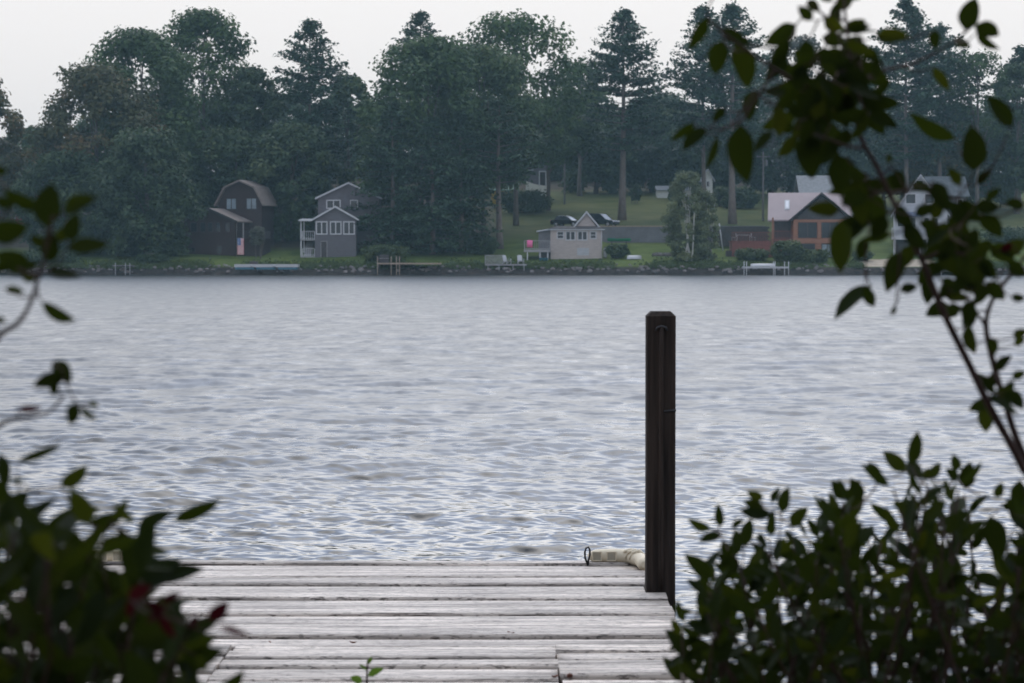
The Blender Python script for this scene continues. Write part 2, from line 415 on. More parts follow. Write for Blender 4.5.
def lake_mesh():
    """a sheet of real ripples: a sum of wind waves, the grid finer towards the near shore"""
    ys_ = [5.5]
    while ys_[-1] < 281.0: ys_.append(ys_[-1] + (0.05 if ys_[-1] < 8.8 else max(0.012, ys_[-1]**2 / 18000)))
    ys_[-1] = 281.0
    NC = 1000
    ya = np.array(ys_); us = np.concatenate(([-1], np.linspace(-1, 1, NC), [1]))
    half = 0.226 * ya + 2.0
    X = (us[None, :] * half[:, None]).astype(np.float32); Y = np.repeat(ya[:, None], len(us), 1).astype(np.float32)
    rng = np.random.default_rng(11); Z = np.zeros_like(X)
    dy = np.gradient(ya)[:, None]; dx = (half * 2 / NC)[:, None]
    wind = R(83)                                     # the way the breeze runs, from the x axis
    lost = np.zeros_like(dy)
    lams = np.concatenate([np.exp(rng.uniform(math.log(a_), math.log(b_), n_)) for a_, b_, n_ in ((.075, .36, 56), (.36, .95, 34), (.95, 3.6, 34))])
    for lam in lams:
        d = wind + rng.normal(0, R(29)); k = 2 * math.pi / lam
        slope = WAVE * (0.48 if lam > 1.6 else 0.72 if lam > 0.36 else 1.12)
        fade = np.clip((np.minimum(lam / abs(math.sin(d)) / dy, lam / abs(math.cos(d)) / dx) - 2.4) / 2.0, 0, 1)
        lost = lost + (1 - fade**2) * slope**2 * 0.5
        j = int(np.argmax(fade[:, 0] <= 0)) if (fade[20:] <= 0).any() and fade[-1, 0] <= 0 else len(ya)
        if j == 0: j = len(ya)
        x_, y_ = X[:j], Y[:j]
        ph = np.float32(k * math.cos(d)) * x_ + np.float32(k * math.sin(d)) * y_ + np.float32(rng.uniform(0, 6.28))
        d2 = d + 1.1; kg = 0.13 * k
        # groups: each train of waves comes and goes
        g = np.float32(0.65) + np.float32(0.55) * np.sin(np.float32(kg * math.cos(d2)) * x_ + np.float32(kg * math.sin(d2)) * y_ + np.float32(rng.uniform(0, 6.28)))
        Z[:j] += (slope / k * fade[:j]).astype(np.float32) * g * np.sin(ph)
    patch = 0.92 + 0.14 * np.sin(0.35 * X + 0.21 * Y + 1.0) * np.sin(0.17 * Y - 0.1 * X) + 0.08 * np.sin(0.05 * Y)
    Z *= patch
    X[:, 0] = -1200; X[:, -1] = 1200; Z[:, 0] = 0; Z[:, -1] = 0
    n = len(us); i = np.arange(len(ya) - 1)[:, None] * n + np.arange(n - 1)[None, :]
    Q_ = np.stack([i, i + 1, i + n + 1, i + n], -1).reshape(-1, 4)
    me = raw_mesh('lake', np.stack([X, Y, Z], -1).reshape(-1, 3), Q_, smooth=True)
    al = np.sqrt(np.minimum(0.02, 0.8 * np.maximum(0, lost - lost.min()) * 0.5) + 0.0001)
    ra = np.repeat(np.sqrt(al), len(us), 1)
    a_ = me.attributes.new('ripple', 'FLOAT', 'POINT'); a_.data.foreach_set('value', np.ascontiguousarray(ra.ravel(), dtype=np.float32))
    return me
lake = link_mesh('lake', lake_mesh(), wm)
tag(lake, kind='structure', label='grey rippled lake water')

# ------------------------------------------------------------------ haze
hm = bpy.data.materials.new('haze'); hm.use_nodes = True
t = hm.node_tree; t.nodes.remove(t.nodes['Principled BSDF'])
pv = N(t, 'ShaderNodeVolumePrincipled'); pv.inputs['Color'].default_value = (0.52, 0.82, 0.97, 1)
pv.inputs['Density'].default_value = 0.00020; pv.inputs['Anisotropy'].default_value = 0.2
t.links.new(pv.outputs[0], t.nodes['Material Output'].inputs['Volume'])
hz = MB().box(-1250, 1250, -250, 1350, -3, 48).build('haze', hm)
tag(hz, kind='stuff', label='thin bluish summer haze over the lake')

# ------------------------------------------------------------------ the dock
DZ = EYE - 1.584                                # top of the deck over the water
dm, t, b = newmat('weathered_deck')
tc = N(t, 'ShaderNodeTexCoord'); att = N(t, 'ShaderNodeAttribute', attribute_name='tone')
cmb = N(t, 'ShaderNodeCombineXYZ'); t.links.new(att.outputs['Fac'], cmb.inputs['X']); t.links.new(att.outputs['Fac'], cmb.inputs['Z'])
sc_ = N(t, 'ShaderNodeVectorMath', operation='SCALE'); sc_.inputs['Scale'].default_value = 17.0; t.links.new(cmb.outputs[0], sc_.inputs[0])
ad = N(t, 'ShaderNodeVectorMath', operation='ADD'); t.links.new(tc.outputs['Object'], ad.inputs[0]); t.links.new(sc_.outputs[0], ad.inputs[1])
def dn(stretch, scale, detail=8.0, rough=0.65, dist=0.0):
    mp = N(t, 'ShaderNodeMapping'); mp.inputs['Scale'].default_value = stretch; t.links.new(ad.outputs[0], mp.inputs[0])
    n = N(t, 'ShaderNodeTexNoise', Scale=scale, Detail=detail, Roughness=rough, Distortion=dist); t.links.new(mp.outputs[0], n.inputs['Vector']); return n.outputs[0]
def dr(sock, stops):
    r = N(t, 'ShaderNodeValToRGB'); e = r.color_ramp.elements
    e[0].position, e[0].color = stops[0][0], stops[0][1] + (1,); e[1].position, e[1].color = stops[-1][0], stops[-1][1] + (1,)
    for p, c_ in stops[1:-1]:
        k = e.new(p); k.color = c_ + (1,)
    t.links.new(sock, r.inputs[0]); return r.outputs[0]
grain = dn((1.0, 26, 10), 1.6, dist=0.15)
base = dr(grain, [(0.32, (0.10, 0.09, 0.08)), (0.44, (0.41, 0.375, 0.335)), (0.60, (0.69, 0.635, 0.57))])
patch = dr(dn((0.7, 4, 3), 1.4), [(0.34, (0.50, 0.48, 0.47)), (0.58, (1.08, 1.05, 1.04))])
speck = dr(dn((5, 26, 10), 4.5, 3.0), [(0.52, (1, 1, 1)), (0.64, (0.22, 0.21, 0.20))])
crack = dr(dn((0.35, 30, 10), 3.0, 4.0, dist=0.2), [(0.57, (1, 1, 1)), (0.63, (0.20, 0.18, 0.17))])
def mul(a, c_):
    mm = N(t, 'ShaderNodeMix', data_type='RGBA', blend_type='MULTIPLY'); mm.inputs[0].default_value = 1.0
    t.links.new(a, mm.inputs[6]); t.links.new(c_, mm.inputs[7]); return mm.outputs[2]
tonec = dr(att.outputs['Fac'], [(0.0, (0.82, 0.80, 0.79)), (1.0, (1.18, 1.15, 1.13))])
t.links.new(mul(mul(mul(mul(base, patch), speck), crack), tonec), b.inputs['Base Color'])
b.inputs['Roughness'].default_value = 0.55; b.inputs['Specular IOR Level'].default_value = 0.4
bp = N(t, 'ShaderNodeBump', Strength=0.7, Distance=0.006); t.links.new(grain, bp.inputs['Height']); t.links.new(bp.outputs[0], b.inputs['Normal'])

def plank_mesh(planks, name):
    """each plank a slightly cupped, uneven bar with eased edges; tone picks its own grain"""
    Vs, Fs, T = [], [], []
    rng = random.Random(5)
    for (x0, x1, y0, y1, dz) in planks:
        tone = rng.random()
        n = max(2, int((x1 - x0) / 0.18)); e = 0.008
        prof = [(y0, -0.036), (y0, -e), (y0+e, 0), (y0+(y1-y0)*.3, rng.uniform(-.003, .002)), (y0+(y1-y0)*.7, rng.uniform(-.003, .002)), (y1-e, 0), (y1, -e), (y1, -0.036)]
        bse = len(Vs); w1 = rng.uniform(0, 6); w2 = rng.uniform(0.0, 0.003); ey = rng.uniform(-.003, .003)
        sl = rng.uniform(-.004, .004)
        for i in range(n + 1):
            u = i / n; x = x0 + (x1 - x0) * u
            for (y, z) in prof:
                Vs.append((x, y + 0.003*math.sin(2.1*x + w1) + ey*u, DZ + z + dz + w2*math.sin(1.3*x + w1) + sl*(u-.5)))
        m = len(prof)
        for i in range(n):
            for k in range(m):
                Fs.append((bse+i*m+k, bse+(i+1)*m+k, bse+(i+1)*m+(k+1) % m, bse+i*m+(k+1) % m)); T.append(tone)
        for (i, rev) in ((0, False), (n, True)):
            idx = [bse+i*m+k for k in range(m)]
            for a_, b_ in ((0, 7), (1, 6), (2, 5)):
                pass
            quads = [(idx[0], idx[1], idx[6], idx[7]), (idx[1], idx[2], idx[5], idx[6]), (idx[2], idx[3], idx[4], idx[5])]
            for q in quads:
                Fs.append(q if not rev else q[::-1]); T.append(tone)
    return raw_mesh(name, np.array(Vs), np.array(Fs), np.array(T))

XL, XR = -2.32, 0.721
planks = []
def rows(x0, x1, edges, gaps, xr_fn=None):
    for i in range(len(edges) - 1):
        a_, b_ = edges[i+1], edges[i]
        g = gaps[i % len(gaps)]
        r = x1
        if xr_fn: r = xr_fn(a_, b_, x1)
        planks.append((x0 + random.uniform(-.012, .012), r + random.uniform(-.004, .004), a_ + g, b_, random.uniform(-.004, .004) + (.010 if g > .02 else 0)))
main = [12.55, 12.42, 12.17, 11.90, 11.65, 11.34, 11.12, 10.92, 10.67, 10.43, 10.23, 10.03, 9.83]
gap = [.026, .008, .034, .022, .007, .036, .010, .028, .008, .016, .030, .008]
rows(XL, XR, main, gap, lambda a_, b_, x1: 0.632 if (b_ > 11.42 and a_ < 11.60) else x1)
rows(XL, -1.145, [9.83, 9.57, 9.36, 9.16, 8.9, 8.66, 8.4, 8.15, 7.9, 7.65, 7.4], [.034, .008, .028, .010, .02])
rows(-1.135, 0.175, [9.83, 9.64, 9.43, 9.26, 9.02, 8.78, 8.53, 8.3, 8.05, 7.8, 7.55, 7.4], [.008, .050, .036, .010, .02])
rows(0.185, XR, [9.83, 9.65, 9.50, 9.28, 9.03, 8.78, 8.53, 8.3, 8.05, 7.8, 7.55, 7.4], [.036, .006, .014, .044, .02])
dock = thing('dock', (0, 10, 0), 'weathered grey plank dock reaching over the water beyond the near shrubs', 'dock')
dk = link_mesh('decking', plank_mesh(planks, 'decking'), dm, dock, (0, -10, 0))
f = MB()
for x in (XL + .04, -1.14, -0.2, 0.18, XR - 0.14): f.box(x, x + 0.045, 7.42, 12.53, DZ - 0.20, DZ - 0.041)
f.box(XL + .02, XR - .02, 12.48, 12.53, DZ - .22, DZ - .042)
f.build('joist_frame', M['dark_wood'], dock, (0, -10, 0))
for (x, y) in ((XL + .2, 12.3), (XL + .2, 9.0), (XR - .35, 9.0), (-0.6, 12.3)):
    MB().tube([(x, y, -1.3), (x, y, DZ - .045)], 0.06, 10).build('pile', M['dark_wood'], dock, (0, -10, 0))
lg = MB().tube([at(587.5, 564, 12.45) + (dx, 0, dz) for dx, dz in
               [(0, 0), (-.012, .03), (-.014, .06), (-.008, .082), (.004, .088), (.012, .075), (.012, .045), (.004, .015), (.002, -.01)]], 0.0055, 7)
lg.build('rope_loop', M['black_rubber'], dock, (0, -10, 0))

# the square post beside the deck's right edge
px0 = 0.637; pw = 0.137; py0 = 11.41; ptop = at(660, 311.5, 11.41)[2]
post = thing('dock_post', (px0 + pw/2, py0 + pw/2, -1.3), 'dark square wooden post with chamfered top at the right edge of the plank dock', 'post')
h = pw/2; ch = 0.022; zt = ptop + 1.3
p = MB()
lv = [(h, 0), (h, 0.6), (h*1.01, 1.5), (h*.995, 2.2), (h, zt - ch), (h - ch, zt)]
vs, fs = [], []
for (r, z) in lv:
    c_ = min(0.006, r*.2)
    vs += [(-r+c_, -r, z), (r-c_, -r, z), (r, -r+c_, z), (r, r-c_, z), (r-c_, r, z), (-r+c_, r, z), (-r, r-c_, z), (-r, -r+c_, z)]
for i in range(len(lv)-1):
    for k in range(8): fs.append((i*8+k, i*8+(k+1) % 8, (i+1)*8+(k+1) % 8, (i+1)*8+k))
fs.append(tuple((len(lv)-1)*8+k for k in range(8)))
p.add(vs, fs).build('timber', M['post_wood'], post)
# a rounded strip let into the front face, its top end standing proud
tz = at(660, 326, 11.41)[2] + 1.3
s = MB()
pts = [(0.0, -h - .002, tz - 1.25 + 1.25*i/10) for i in range(11)]
s.tube(pts, [0.012]*8 + [0.012, .013, .013], 8)
s.build('rub_strip', M['post_wood'], post)
MB().tube([(-.027, -h - .006, tz - .022), (-.02, -h - .010, tz - .006), (0, -h - .012, tz), (.02, -h - .010, tz - .006), (.027, -h - .006, tz - .022)], 0.0055, 7).build('cap_highlight', M['strap_metal'], post)  # rounded cap of the strip, its lighter tone standing in for a highlight
kz = at(660, 411, 11.41)[2] + 1.3
MB().tube([(-.005, -h - .001, kz - .004), (.03, -h - .003, kz), (h + .001, -h + .002, kz + .004)], 0.006, 6).build('knot', M['black_rubber'], post)

# cream corner bumpers on the far corners of the dock
def bumper(name, sx, cx, label):
    r = thing(name, (cx, 12.5, DZ), label, 'dock bumper', 'corner bumpers of the dock')
    rad = 0.036; L = 0.270
    path = [(-sx*L, .01, .032), (-sx*(L-.012), .01, .036), (-sx*(L-.035), .01, .038), (-sx*.185, .01, .038), (-sx*.13, .01, .038), (-sx*.06, -.01, .037), (-sx*.02, -.06, .034), (0, -.13, .032), (0.004*sx, -.27, .032), (0.004*sx, -.30, .032)]
    rr = [.012, .024, .033, .037, .038, .038, .038, .036, .034, .015]
    b_ = MB().tube(path, rr, 14)
    for k in range(3):                                 # ribs round the bend
        q = 0.25 + k*0.27
        y = -.01 - .09*q; x = -sx*(.075 - .075*q)
        b_.tube([(x - .040, y + .014, .03), (x - .026, y + .004, .066), (x + .008, y - .014, .078), (x + .036, y - .026, .05)], .0095, 6)
    b_.build('foam_body', M['cream_foam'], r)
    for u in (0.225, 0.150):                           # moulded square hollows facing the shore
        q = MB()
        x = -sx*u
        q.box(x - .020, x + .020, -.0285, -.024, .020, .060)
        q.build('hollow', M['hollow_foam'], r, bevel=.002)
        fr = MB()
        fr.box(x - .025, x - .020, -.030, -.022, .018, .062); fr.box(x + .020, x + .025, -.030, -.022, .018, .062)
        fr.box(x - .025, x + .025, -.030, -.022, .060, .066); fr.box(x - .025, x + .025, -.030, -.022, .014, .020)
        fr.build('rim', M['cream_foam'], r, bevel=.0015)
    return r
bumper('dock_bumper', 1, 0.665, 'cream foam bumper bent round the dock corner beside the dark post')
bumper('dock_bumper', -1, -2.27, 'cream foam bumper at the left dock corner, mostly behind the left shrub')

# bits lying on the boards
def litter_bit(px, py, Y, label, cat, kind, s):
    p_ = at(px, py, Y); p_[2] = DZ
    nm = 'dry_leaf' if kind == 'leaf' else 'pine_cone'
    q = MB()
    if kind == 'leaf':
        vs, fs = [], []
        for i in range(6):
            u = i/5; w = s*.42*math.sin(math.pi*min(1, u*.93+.04)); x = (u-.5)*2*s
            zz = .004 + s*.5*(2*u-1)**2
            vs += [(x, -w, zz + w*.7), (x, 0, zz), (x, w, zz + w*.8)]
        for i in range(5):
            for k in range(2): fs.append((i*3+k, i*3+k+1, (i+1)*3+k+1, (i+1)*3+k))
        q.add(vs, fs, True)
    else:
        for k in range(5):
            q.lathe([(s*.3, (k-2.6)*s*.28), (s*(.75-.1*abs(k-2)), (k-2.2)*s*.28), (s*.3, (k-1.9)*s*.28)], 9, (0, 0, s*.7), 'x')
    o = q.build(nm, M['dead_leaf'], None, tuple(p_))
    o.rotation_euler = (0, 0, random.uniform(-1, 1))
    tag(o, label, cat, 'dead leaves and cones on the dock')
M['dead_leaf'] = mat('dead_leaf', (0.17, 0.07, 0.045), 0.8, 0.3, 30.0)
litter_bit(511, 637, 10.11, 'curled brown leaf lying midway to the post on a dark board gap', 'dead leaf', 'leaf', .022)
litter_bit(353, 645.5, 9.87, 'small red brown leaf alone on the middle boards', 'dead leaf', 'leaf', .018)
litter_bit(270, 645, 9.89, 'tiny upright brown leaf scrap nearest the left shrub', 'dead leaf', 'leaf', .012)
litter_bit(555, 681, 9.06, 'pale leaf at the front of the dock beside a small cone', 'dead leaf', 'leaf', .02)
litter_bit(570, 680.5, 9.06, 'dark little cone at the front of the dock beside a pale leaf', 'cone', 'cone', .016)
litter_bit(440, 666, 9.38, 'crumpled leaf lying at the long dark gap of the dock', 'dead leaf', 'leaf', .02)
# ------------------------------------------------------------------ trees
def leaf_quads(C, size, rng, face=None, tone=None, loose=0.55):
    """N small kite-shaped leaf sprays round the points C, laid about square to the directions in face"""
    n = len(C)
    nn = rng.normal(size=(n, 3)) * loose + (np.array((0, 0, 1.0)) if face is None else face)
    nn /= np.linalg.norm(nn, axis=1)[:, None] + 1e-9
    a = rng.normal(size=(n, 3)); a -= nn * (a * nn).sum(1)[:, None]; a /= np.linalg.norm(a, axis=1)[:, None] + 1e-9
    b_ = np.cross(nn, a)
    s = (size * rng.uniform(0.6, 1.35, n))[:, None]
    V = np.stack([C + a*s, C + b_*s*0.62, C - a*s, C - b_*s*0.62], 1).reshape(-1, 3)
    Q = np.arange(4*n).reshape(-1, 4)
    t = np.clip(rng.normal(0.42, 0.16, n) + (0 if tone is None else tone), 0, 1)
    return V, Q, t

def trunk_tube(mb, base, top, r0, rng, n=8, wob=0.15, segs=7, taper=0.25):
    pts, rr = [], []
    L = np.linalg.norm(np.array(top) - np.array(base))
    for i in range(segs + 1):
        u = i / segs
        p_ = np.array(base) * (1-u) + np.array(top) * u
        if 0 < i: p_ = p_ + np.array((rng.normal(), rng.normal(), 0)) * wob * 0.5
        pts.append(p_); rr.append(r0 * (1.35 if i == 0 else 1) * (1 - u * (1 - taper)))
    mb.tube(pts, rr, n); return pts

def broadleaf(name, label, px, ytop, wpx, Y, leaf, seed, ycrown=235, cat='tree', group='trees of the far wood', lobes=30, leaves=5200, size=0.34, gap=0.0, bark='bark', r0=0.35, skew=0.0, stems=1, form=2.2):
    """a broad crown of uneven lobes of leaves on a tapered trunk with limbs"""
    rng = np.random.default_rng(seed)
    c0 = at(px, ytop, Y); x = c0[0]; zt = c0[2]; zg = ground_z(x, Y)
    zb = max(at(px, ycrown, Y)[2], zg + 0.2); rx = wpx / F * Y / 2 * (1.2 if cat == 'tree' else 1.0); ht = zt - zb
    root = thing(name, (x, Y, zg), label, cat, group)
    LC, LR = [], []
    lobes = int(lobes * 1.9); leaves = int(leaves * 2.9); size *= 0.78
    for i in range(lobes):
        u = ((i + rng.uniform(0.1, .9)) / lobes)           # height share, bottom to top
        prof = math.sqrt(max(0.03, 1 - ((u - .42) / .58)**2)) if u > .42 else 1 - 0.42 * ((.42 - u) / .42)**2
        w = 2.39996 * i + rng.normal(0, .35); rad = max(0.0, rx * prof * rng.uniform(0.45, 1.12)**0.5 - rx*.14)
        lr = rx * rng.uniform(0.15, 0.31) * (1 if lobes > 30 else 1.3)
        cz = zb + ht * u
        cz = min(cz, zt - lr*0.8 - (0 if i < lobes-1 else 0))
        LC.append((x + rad*math.cos(w) + skew*rx*(u-.4), Y + rad*0.8*math.sin(w), cz)); LR.append(lr)
    LC[-1] = (x + skew*rx*.6, Y, zt - LR[-1]*0.85)
    LC, LR = np.array(LC), np.array(LR)
    pick = rng.choice(lobes, leaves, p=LR**2 / (LR**2).sum())
    d = rng.normal(size=(leaves, 3)); d /= np.linalg.norm(d, axis=1)[:, None]
    rr = rng.uniform(0.0, 1, leaves)**0.36 * (1 + 0.13*rng.normal(size=leaves))
    # knots of twigs: leaves gather in bunches within a lobe
    bunch = np.round(d * 2.3 + pick[:, None] * 0.37) / 2.3 - pick[:, None] * 0.37 / 2.3
    d = d * 0.62 + bunch * 0.42
    if gap: 
        keep = (np.sin(d[:, 0]*7 + pick) * np.sin(d[:, 2]*6 + pick*1.7) > -1 + 2*gap)
    else: keep = np.ones(leaves, bool)
    P = LC[pick] + d * (rr * LR[pick])[:, None] * np.array((1, 1, 0.72))
    keep &= P[:, 2] > zg + 0.1
    P = P[keep]; lt = rng.normal(0, 0.15, lobes)[pick][keep]
    face = d[keep] * 0.9 + np.array((0, 0, 0.55))
    V_, Q_, t_ = leaf_quads(P - np.array((x, Y, zg)), size * Y / 300, rng, face, lt)
    link_mesh('crown', raw_mesh('crown', V_, Q_, t_), M[leaf], root)
    tb = MB()
    for k in range(stems):
        bx = (0 if stems == 1 else rng.uniform(-.5, .5)); by = (0 if stems == 1 else rng.uniform(-.4, .4))
        topx = bx*2.2 + skew*rx*.3
        pts = trunk_tube(tb, (bx, by, -0.3), (topx, by, (zt - zg) * 0.86), r0, rng)
        for j in rng.choice(lobes, min(lobes, 9 if stems == 1 else 4), replace=False):
            q = LC[j] - np.array((x, Y, zg)); h_ = max(1.0, q[2] * rng.uniform(.45, .7)); u = min(.95, h_ / ((zt - zg) * .86))
            s_ = np.array((bx + (topx-bx)*u, by, h_))
            tb.tube([s_, s_*.5 + q*.5 + (0, 0, .3), q], [r0*.36*(1-u*.6), r0*.2, r0*.06], 5)
    tb.build('trunk', M[bark], root)
    return root

def conifer(name, label, px, ytop, wpx, Y, leaf, seed, ycrown=200, cat='pine', group='trees of the far wood', r0=0.36, ragged=0.34, droop=0.0, dens=1.0, peak=0.55, lean=0.0, size=0.245):
    """whorls of plume-like boughs on a straight stem, white-pine fashion"""
    rng = np.random.default_rng(seed)
    c0 = at(px, ytop, Y); x = c0[0]; zt = c0[2]; zg = ground_z(x, Y)
    zb = max(at(px, ycrown, Y)[2], zg + 0.6); rx = wpx / F * Y / 2 * 1.3; ht = zt - zb
    root = thing(name, (x, Y, zg), label, cat, group)
    P, T = [], []
    tb = MB(); H_ = zt - zg
    pts = [(lean*u*u*2 + 0.1*math.sin(5*u + seed), 0.08*math.sin(4*u), -0.3 + (H_ + .2)*u) for u in np.linspace(0, 1, 9)]
    tb.tube(pts, [r0*(1.3 if i == 0 else 1)*(1 - .88*i/8) for i in range(9)], 8)
    z = zb
    while z < zt - 0.3:
        u = (z - zb) / ht
        prof = min(1.0, 0.65 + 0.35 * u / peak) if u < peak else max(0.10, ((1 - u) / (1 - peak))**0.8)
        for k in range(rng.integers(4, 7)):
            w = rng.uniform(0, 2*math.pi)
            L = rx * prof * (1 - ragged * rng.uniform(0, 1)**1.3) + 0.15
            if rng.random() < 0.08: L *= 1.18
            up = L * ((0.30 * u + 0.05) - droop) + rng.normal(0, .1)
            axx = lean*u*u*2
            e_ = np.array((math.cos(w), math.sin(w)))
            n_c = max(2, int(L / 0.62))
            tone_b = rng.normal(0, 0.12)
            for j in range(n_c):
                s_ = (j + 0.6) / n_c
                if s_ < 0.22 and L > 1.4: continue
                cx = axx + e_[0]*L*s_; cyy = e_[1]*L*s_; cz = z + up*s_**1.4
                m = int(rng.integers(6, 11) * dens * 1.5)
                spread = 0.26 + 0.30 * min(1, L/3.5) * (1 - abs(s_ - .65))
                q = rng.normal(size=(m, 3)) * np.array((spread, spread, 0.15 + .05*spread)) + (cx, cyy, cz - zg + .12)
                P.append(q); T.append(np.full(m, tone_b))
            if L > 1.2:
                tb.tube([(axx, 0, z - zg - .1), (axx + e_[0]*L*.5, e_[1]*L*.5, z - zg + up*.38), (axx + e_[0]*L*.9, e_[1]*L*.9, z - zg + up*.86)], [r0*.17*(1.1-u), r0*.09, .015], 4, False)
        z += rng.uniform(0.42, 0.85) * (0.8 + .5*(1-u))
    q = rng.normal(size=(int(34*dens), 3)) * np.array((0.28, 0.28, 0.42)) + (lean*2, 0, H_ - .35); P.append(q); T.append(np.zeros(len(q)))
    P = np.concatenate(P); T = np.concatenate(T); k = P[:, 2] > 0.2; P = P[k]; T = T[k]
    V_, Q_, t_ = leaf_quads(P, size * Y / 300, rng, None, T, 0.6)
    link_mesh('crown', raw_mesh('crown', V_, Q_, t_), M[leaf], root)
    tb.build('trunk', M['pine_bark'], root)
    return root

# the big trees, from the left edge to the right
B, K = broadleaf, conifer
B('maple_tree', 'russet topped maple at the extreme left edge of the far wood', -14, 74, 78, 302, 'russet_leaf', 1, 262, leaves=5200)
B('maple_tree', 'low distant maple in the skyline dip near the left edge', 34, 126, 62, 372, 'maple_leaf', 2, 240, leaves=3600, size=.3)
B('maple_tree', 'broad maple with a brownish tinge beside the skyline dip on the left', 96, 62, 112, 298, 'russet_leaf', 3, 258, lobes=42, leaves=8600, form=2.8)
B('oak_tree', 'round green oak just right of the brownish maple', 142, 27, 116, 306, 'oak_leaf', 4, 255, lobes=44, leaves=8600, form=2.4)
B('oak_tree', 'tallest left oak, its domed top the highest point of the left wood', 203, 7, 118, 316, 'oak_leaf', 5, 240, lobes=52, leaves=8600, gap=.05)
B('maple_tree', 'shadowy maple hanging over the dark gambrel house', 146, 126, 96, 287.5, 'dull_leaf', 6, 262, lobes=34, leaves=6400)
B('oak_tree', 'dark oak between the tall domed oak and the plumed pine', 252, 66, 74, 312, 'dull_leaf', 7, 240, lobes=30, leaves=5600)
K('white_pine', 'plumed dark pine standing above the grey gabled house', 310, 21, 84, 310, 'pine_needle', 8, 205, dens=1.35, peak=.5)
B('maple_tree', 'lower maple filling the gap right of the plumed pine', 348, 74, 62, 318, 'maple_leaf', 9, 225, lobes=26, leaves=4800)
B('maple_tree', 'dense maple close behind the gambrel house', 236, 128, 92, 304, 'dull_leaf', 10, 250, lobes=30, leaves=5600)
B('maple_tree', 'mid height maple behind the grey gabled house roof', 292, 122, 86, 302, 'dull_leaf', 11, 245, lobes=30, leaves=5600)
B('maple_tree', 'shore maple leaning toward the dark house from the left', 118, 158, 84, 290, 'dull_leaf', 12, 262, lobes=28, leaves=5200)
B('maple_tree', 'dark shore maple behind the left shrub sprig', 62, 150, 84, 292, 'dull_leaf', 13, 264, lobes=28, leaves=5200)
K('white_pine', 'pine tip rising above the round central oak', 421, 13, 72, 330, 'pine_needle', 14, 140, dens=1.3, peak=.45)
B('oak_tree', 'great round oak left of centre, sweeping low to the bank', 428, 34, 128, 300, 'oak_leaf', 15, 250, lobes=50, leaves=10400, form=2.6)
B('oak_tree', 'broad leafy oak on the shoulder right of the great round oak', 484, 44, 100, 306, 'maple_leaf', 16, 182, lobes=42, leaves=7800)
B('oak_tree', 'tall open oak with gaps of sky at the centre of the skyline', 516, 10, 128, 320, 'oak_leaf', 17, 160, lobes=40, leaves=5600, gap=.22)
K('hemlock_tree', 'dark hemlock with drooping boughs beside the grey gabled house', 392, 100, 78, 292, 'hemlock_needle', 18, 262, 'hemlock', dens=1.5, droop=.22, peak=.25, ragged=.3)
K('hemlock_tree', 'dark hemlock sweeping to the ground behind the brown shore dock', 432, 118, 92, 291, 'hemlock_needle', 19, 264, 'hemlock', dens=1.5, droop=.22, peak=.22, ragged=.3)
K('hemlock_tree', 'dark hemlock left of the tall bare trunk near the centre', 461, 112, 62, 293, 'hemlock_needle', 20, 263, 'hemlock', dens=1.5, droop=.2, peak=.25, ragged=.3)
K('white_pine', 'tall pine whose bare lower trunk stands left of the white porch', 499, 96, 78, 296, 'hemlock_needle', 21, 182, dens=1.2, peak=.3, r0=.45)
B('maple_tree', 'drooping maple behind the white porch', 548, 98, 96, 340, 'oak_leaf', 22, 152, lobes=30, leaves=5400)
B('oak_tree', 'airy oak limb tree right of the tall open oak', 580, 62, 60, 366, 'oak_leaf', 23, 150, lobes=18, leaves=2300, gap=.2)
K('white_pine', 'great lone pine with wide tiers and a tall bare trunk on the meadow', 623, 11, 84, 326, 'pine_needle', 24, 150, dens=1.3, peak=.42, r0=.52)
B('maple_tree', 'shaded maple behind the lone meadow pine on its left', 596, 104, 80, 372, 'dull_leaf', 25, 186, lobes=28, leaves=4800)
B('maple_tree', 'shaded maple behind the lone meadow pine on its right', 652, 100, 74, 376, 'dull_leaf', 26, 186, lobes=28, leaves=4800)
K('white_pine', 'left pine of the pair behind the hanging near leaves', 704, 7, 74, 332, 'pine_needle', 27, 150, dens=1.3, peak=.45)
K('white_pine', 'right pine of the pair, its bare trunk standing on the meadow', 733, 4, 78, 322, 'pine_needle', 28, 140, dens=1.3, peak=.45, r0=.52)
B('maple_tree', 'dark undergrowth maple beneath the pair of pines', 702, 108, 82, 366, 'dull_leaf', 29, 188, lobes=28, leaves=4800)
B('maple_tree', 'pale half bare maple behind the arching near branch', 802, 34, 74, 356, 'pale_leaf', 30, 170, lobes=24, leaves=2600, gap=.15)
B('oak_tree', 'dim oak behind the utility pole on the right', 772, 78, 78, 368, 'dull_leaf', 31, 188, lobes=28, leaves=4800)
B('oak_tree', 'dim oak above the pink roofed log house', 838, 96, 86, 350, 'dull_leaf', 32, 190, lobes=30, leaves=5000)
K('white_pine', 'tallest right pine, showing above the near branch', 907, 2, 88, 330, 'pine_needle', 33, 160, dens=1.4, peak=.5)
K('white_pine', 'second right pine with uneven tiers beside the tallest one', 941, 26, 76, 334, 'pine_needle', 34, 150, dens=1.1, peak=.5)
B('oak_tree', 'thin open oak with sky between its limbs near the right edge', 978, 50, 58, 332, 'oak_leaf', 35, 130, lobes=16, leaves=1500, gap=.15, size=.28)
B('oak_tree', 'bushy oak rising at the right edge of the far wood', 1018, 62, 60, 336, 'dull_leaf', 36, 190, lobes=26, leaves=4600)
K('white_pine', 'narrow pine tip cut by the right edge of the view', 1020, 48, 46, 342, 'pine_needle', 37, 150, dens=1.2)
B('maple_tree', 'tan tinged maple behind the pale gabled house', 938, 120, 92, 340, 'russet_leaf', 38, 196, lobes=30, leaves=5200)
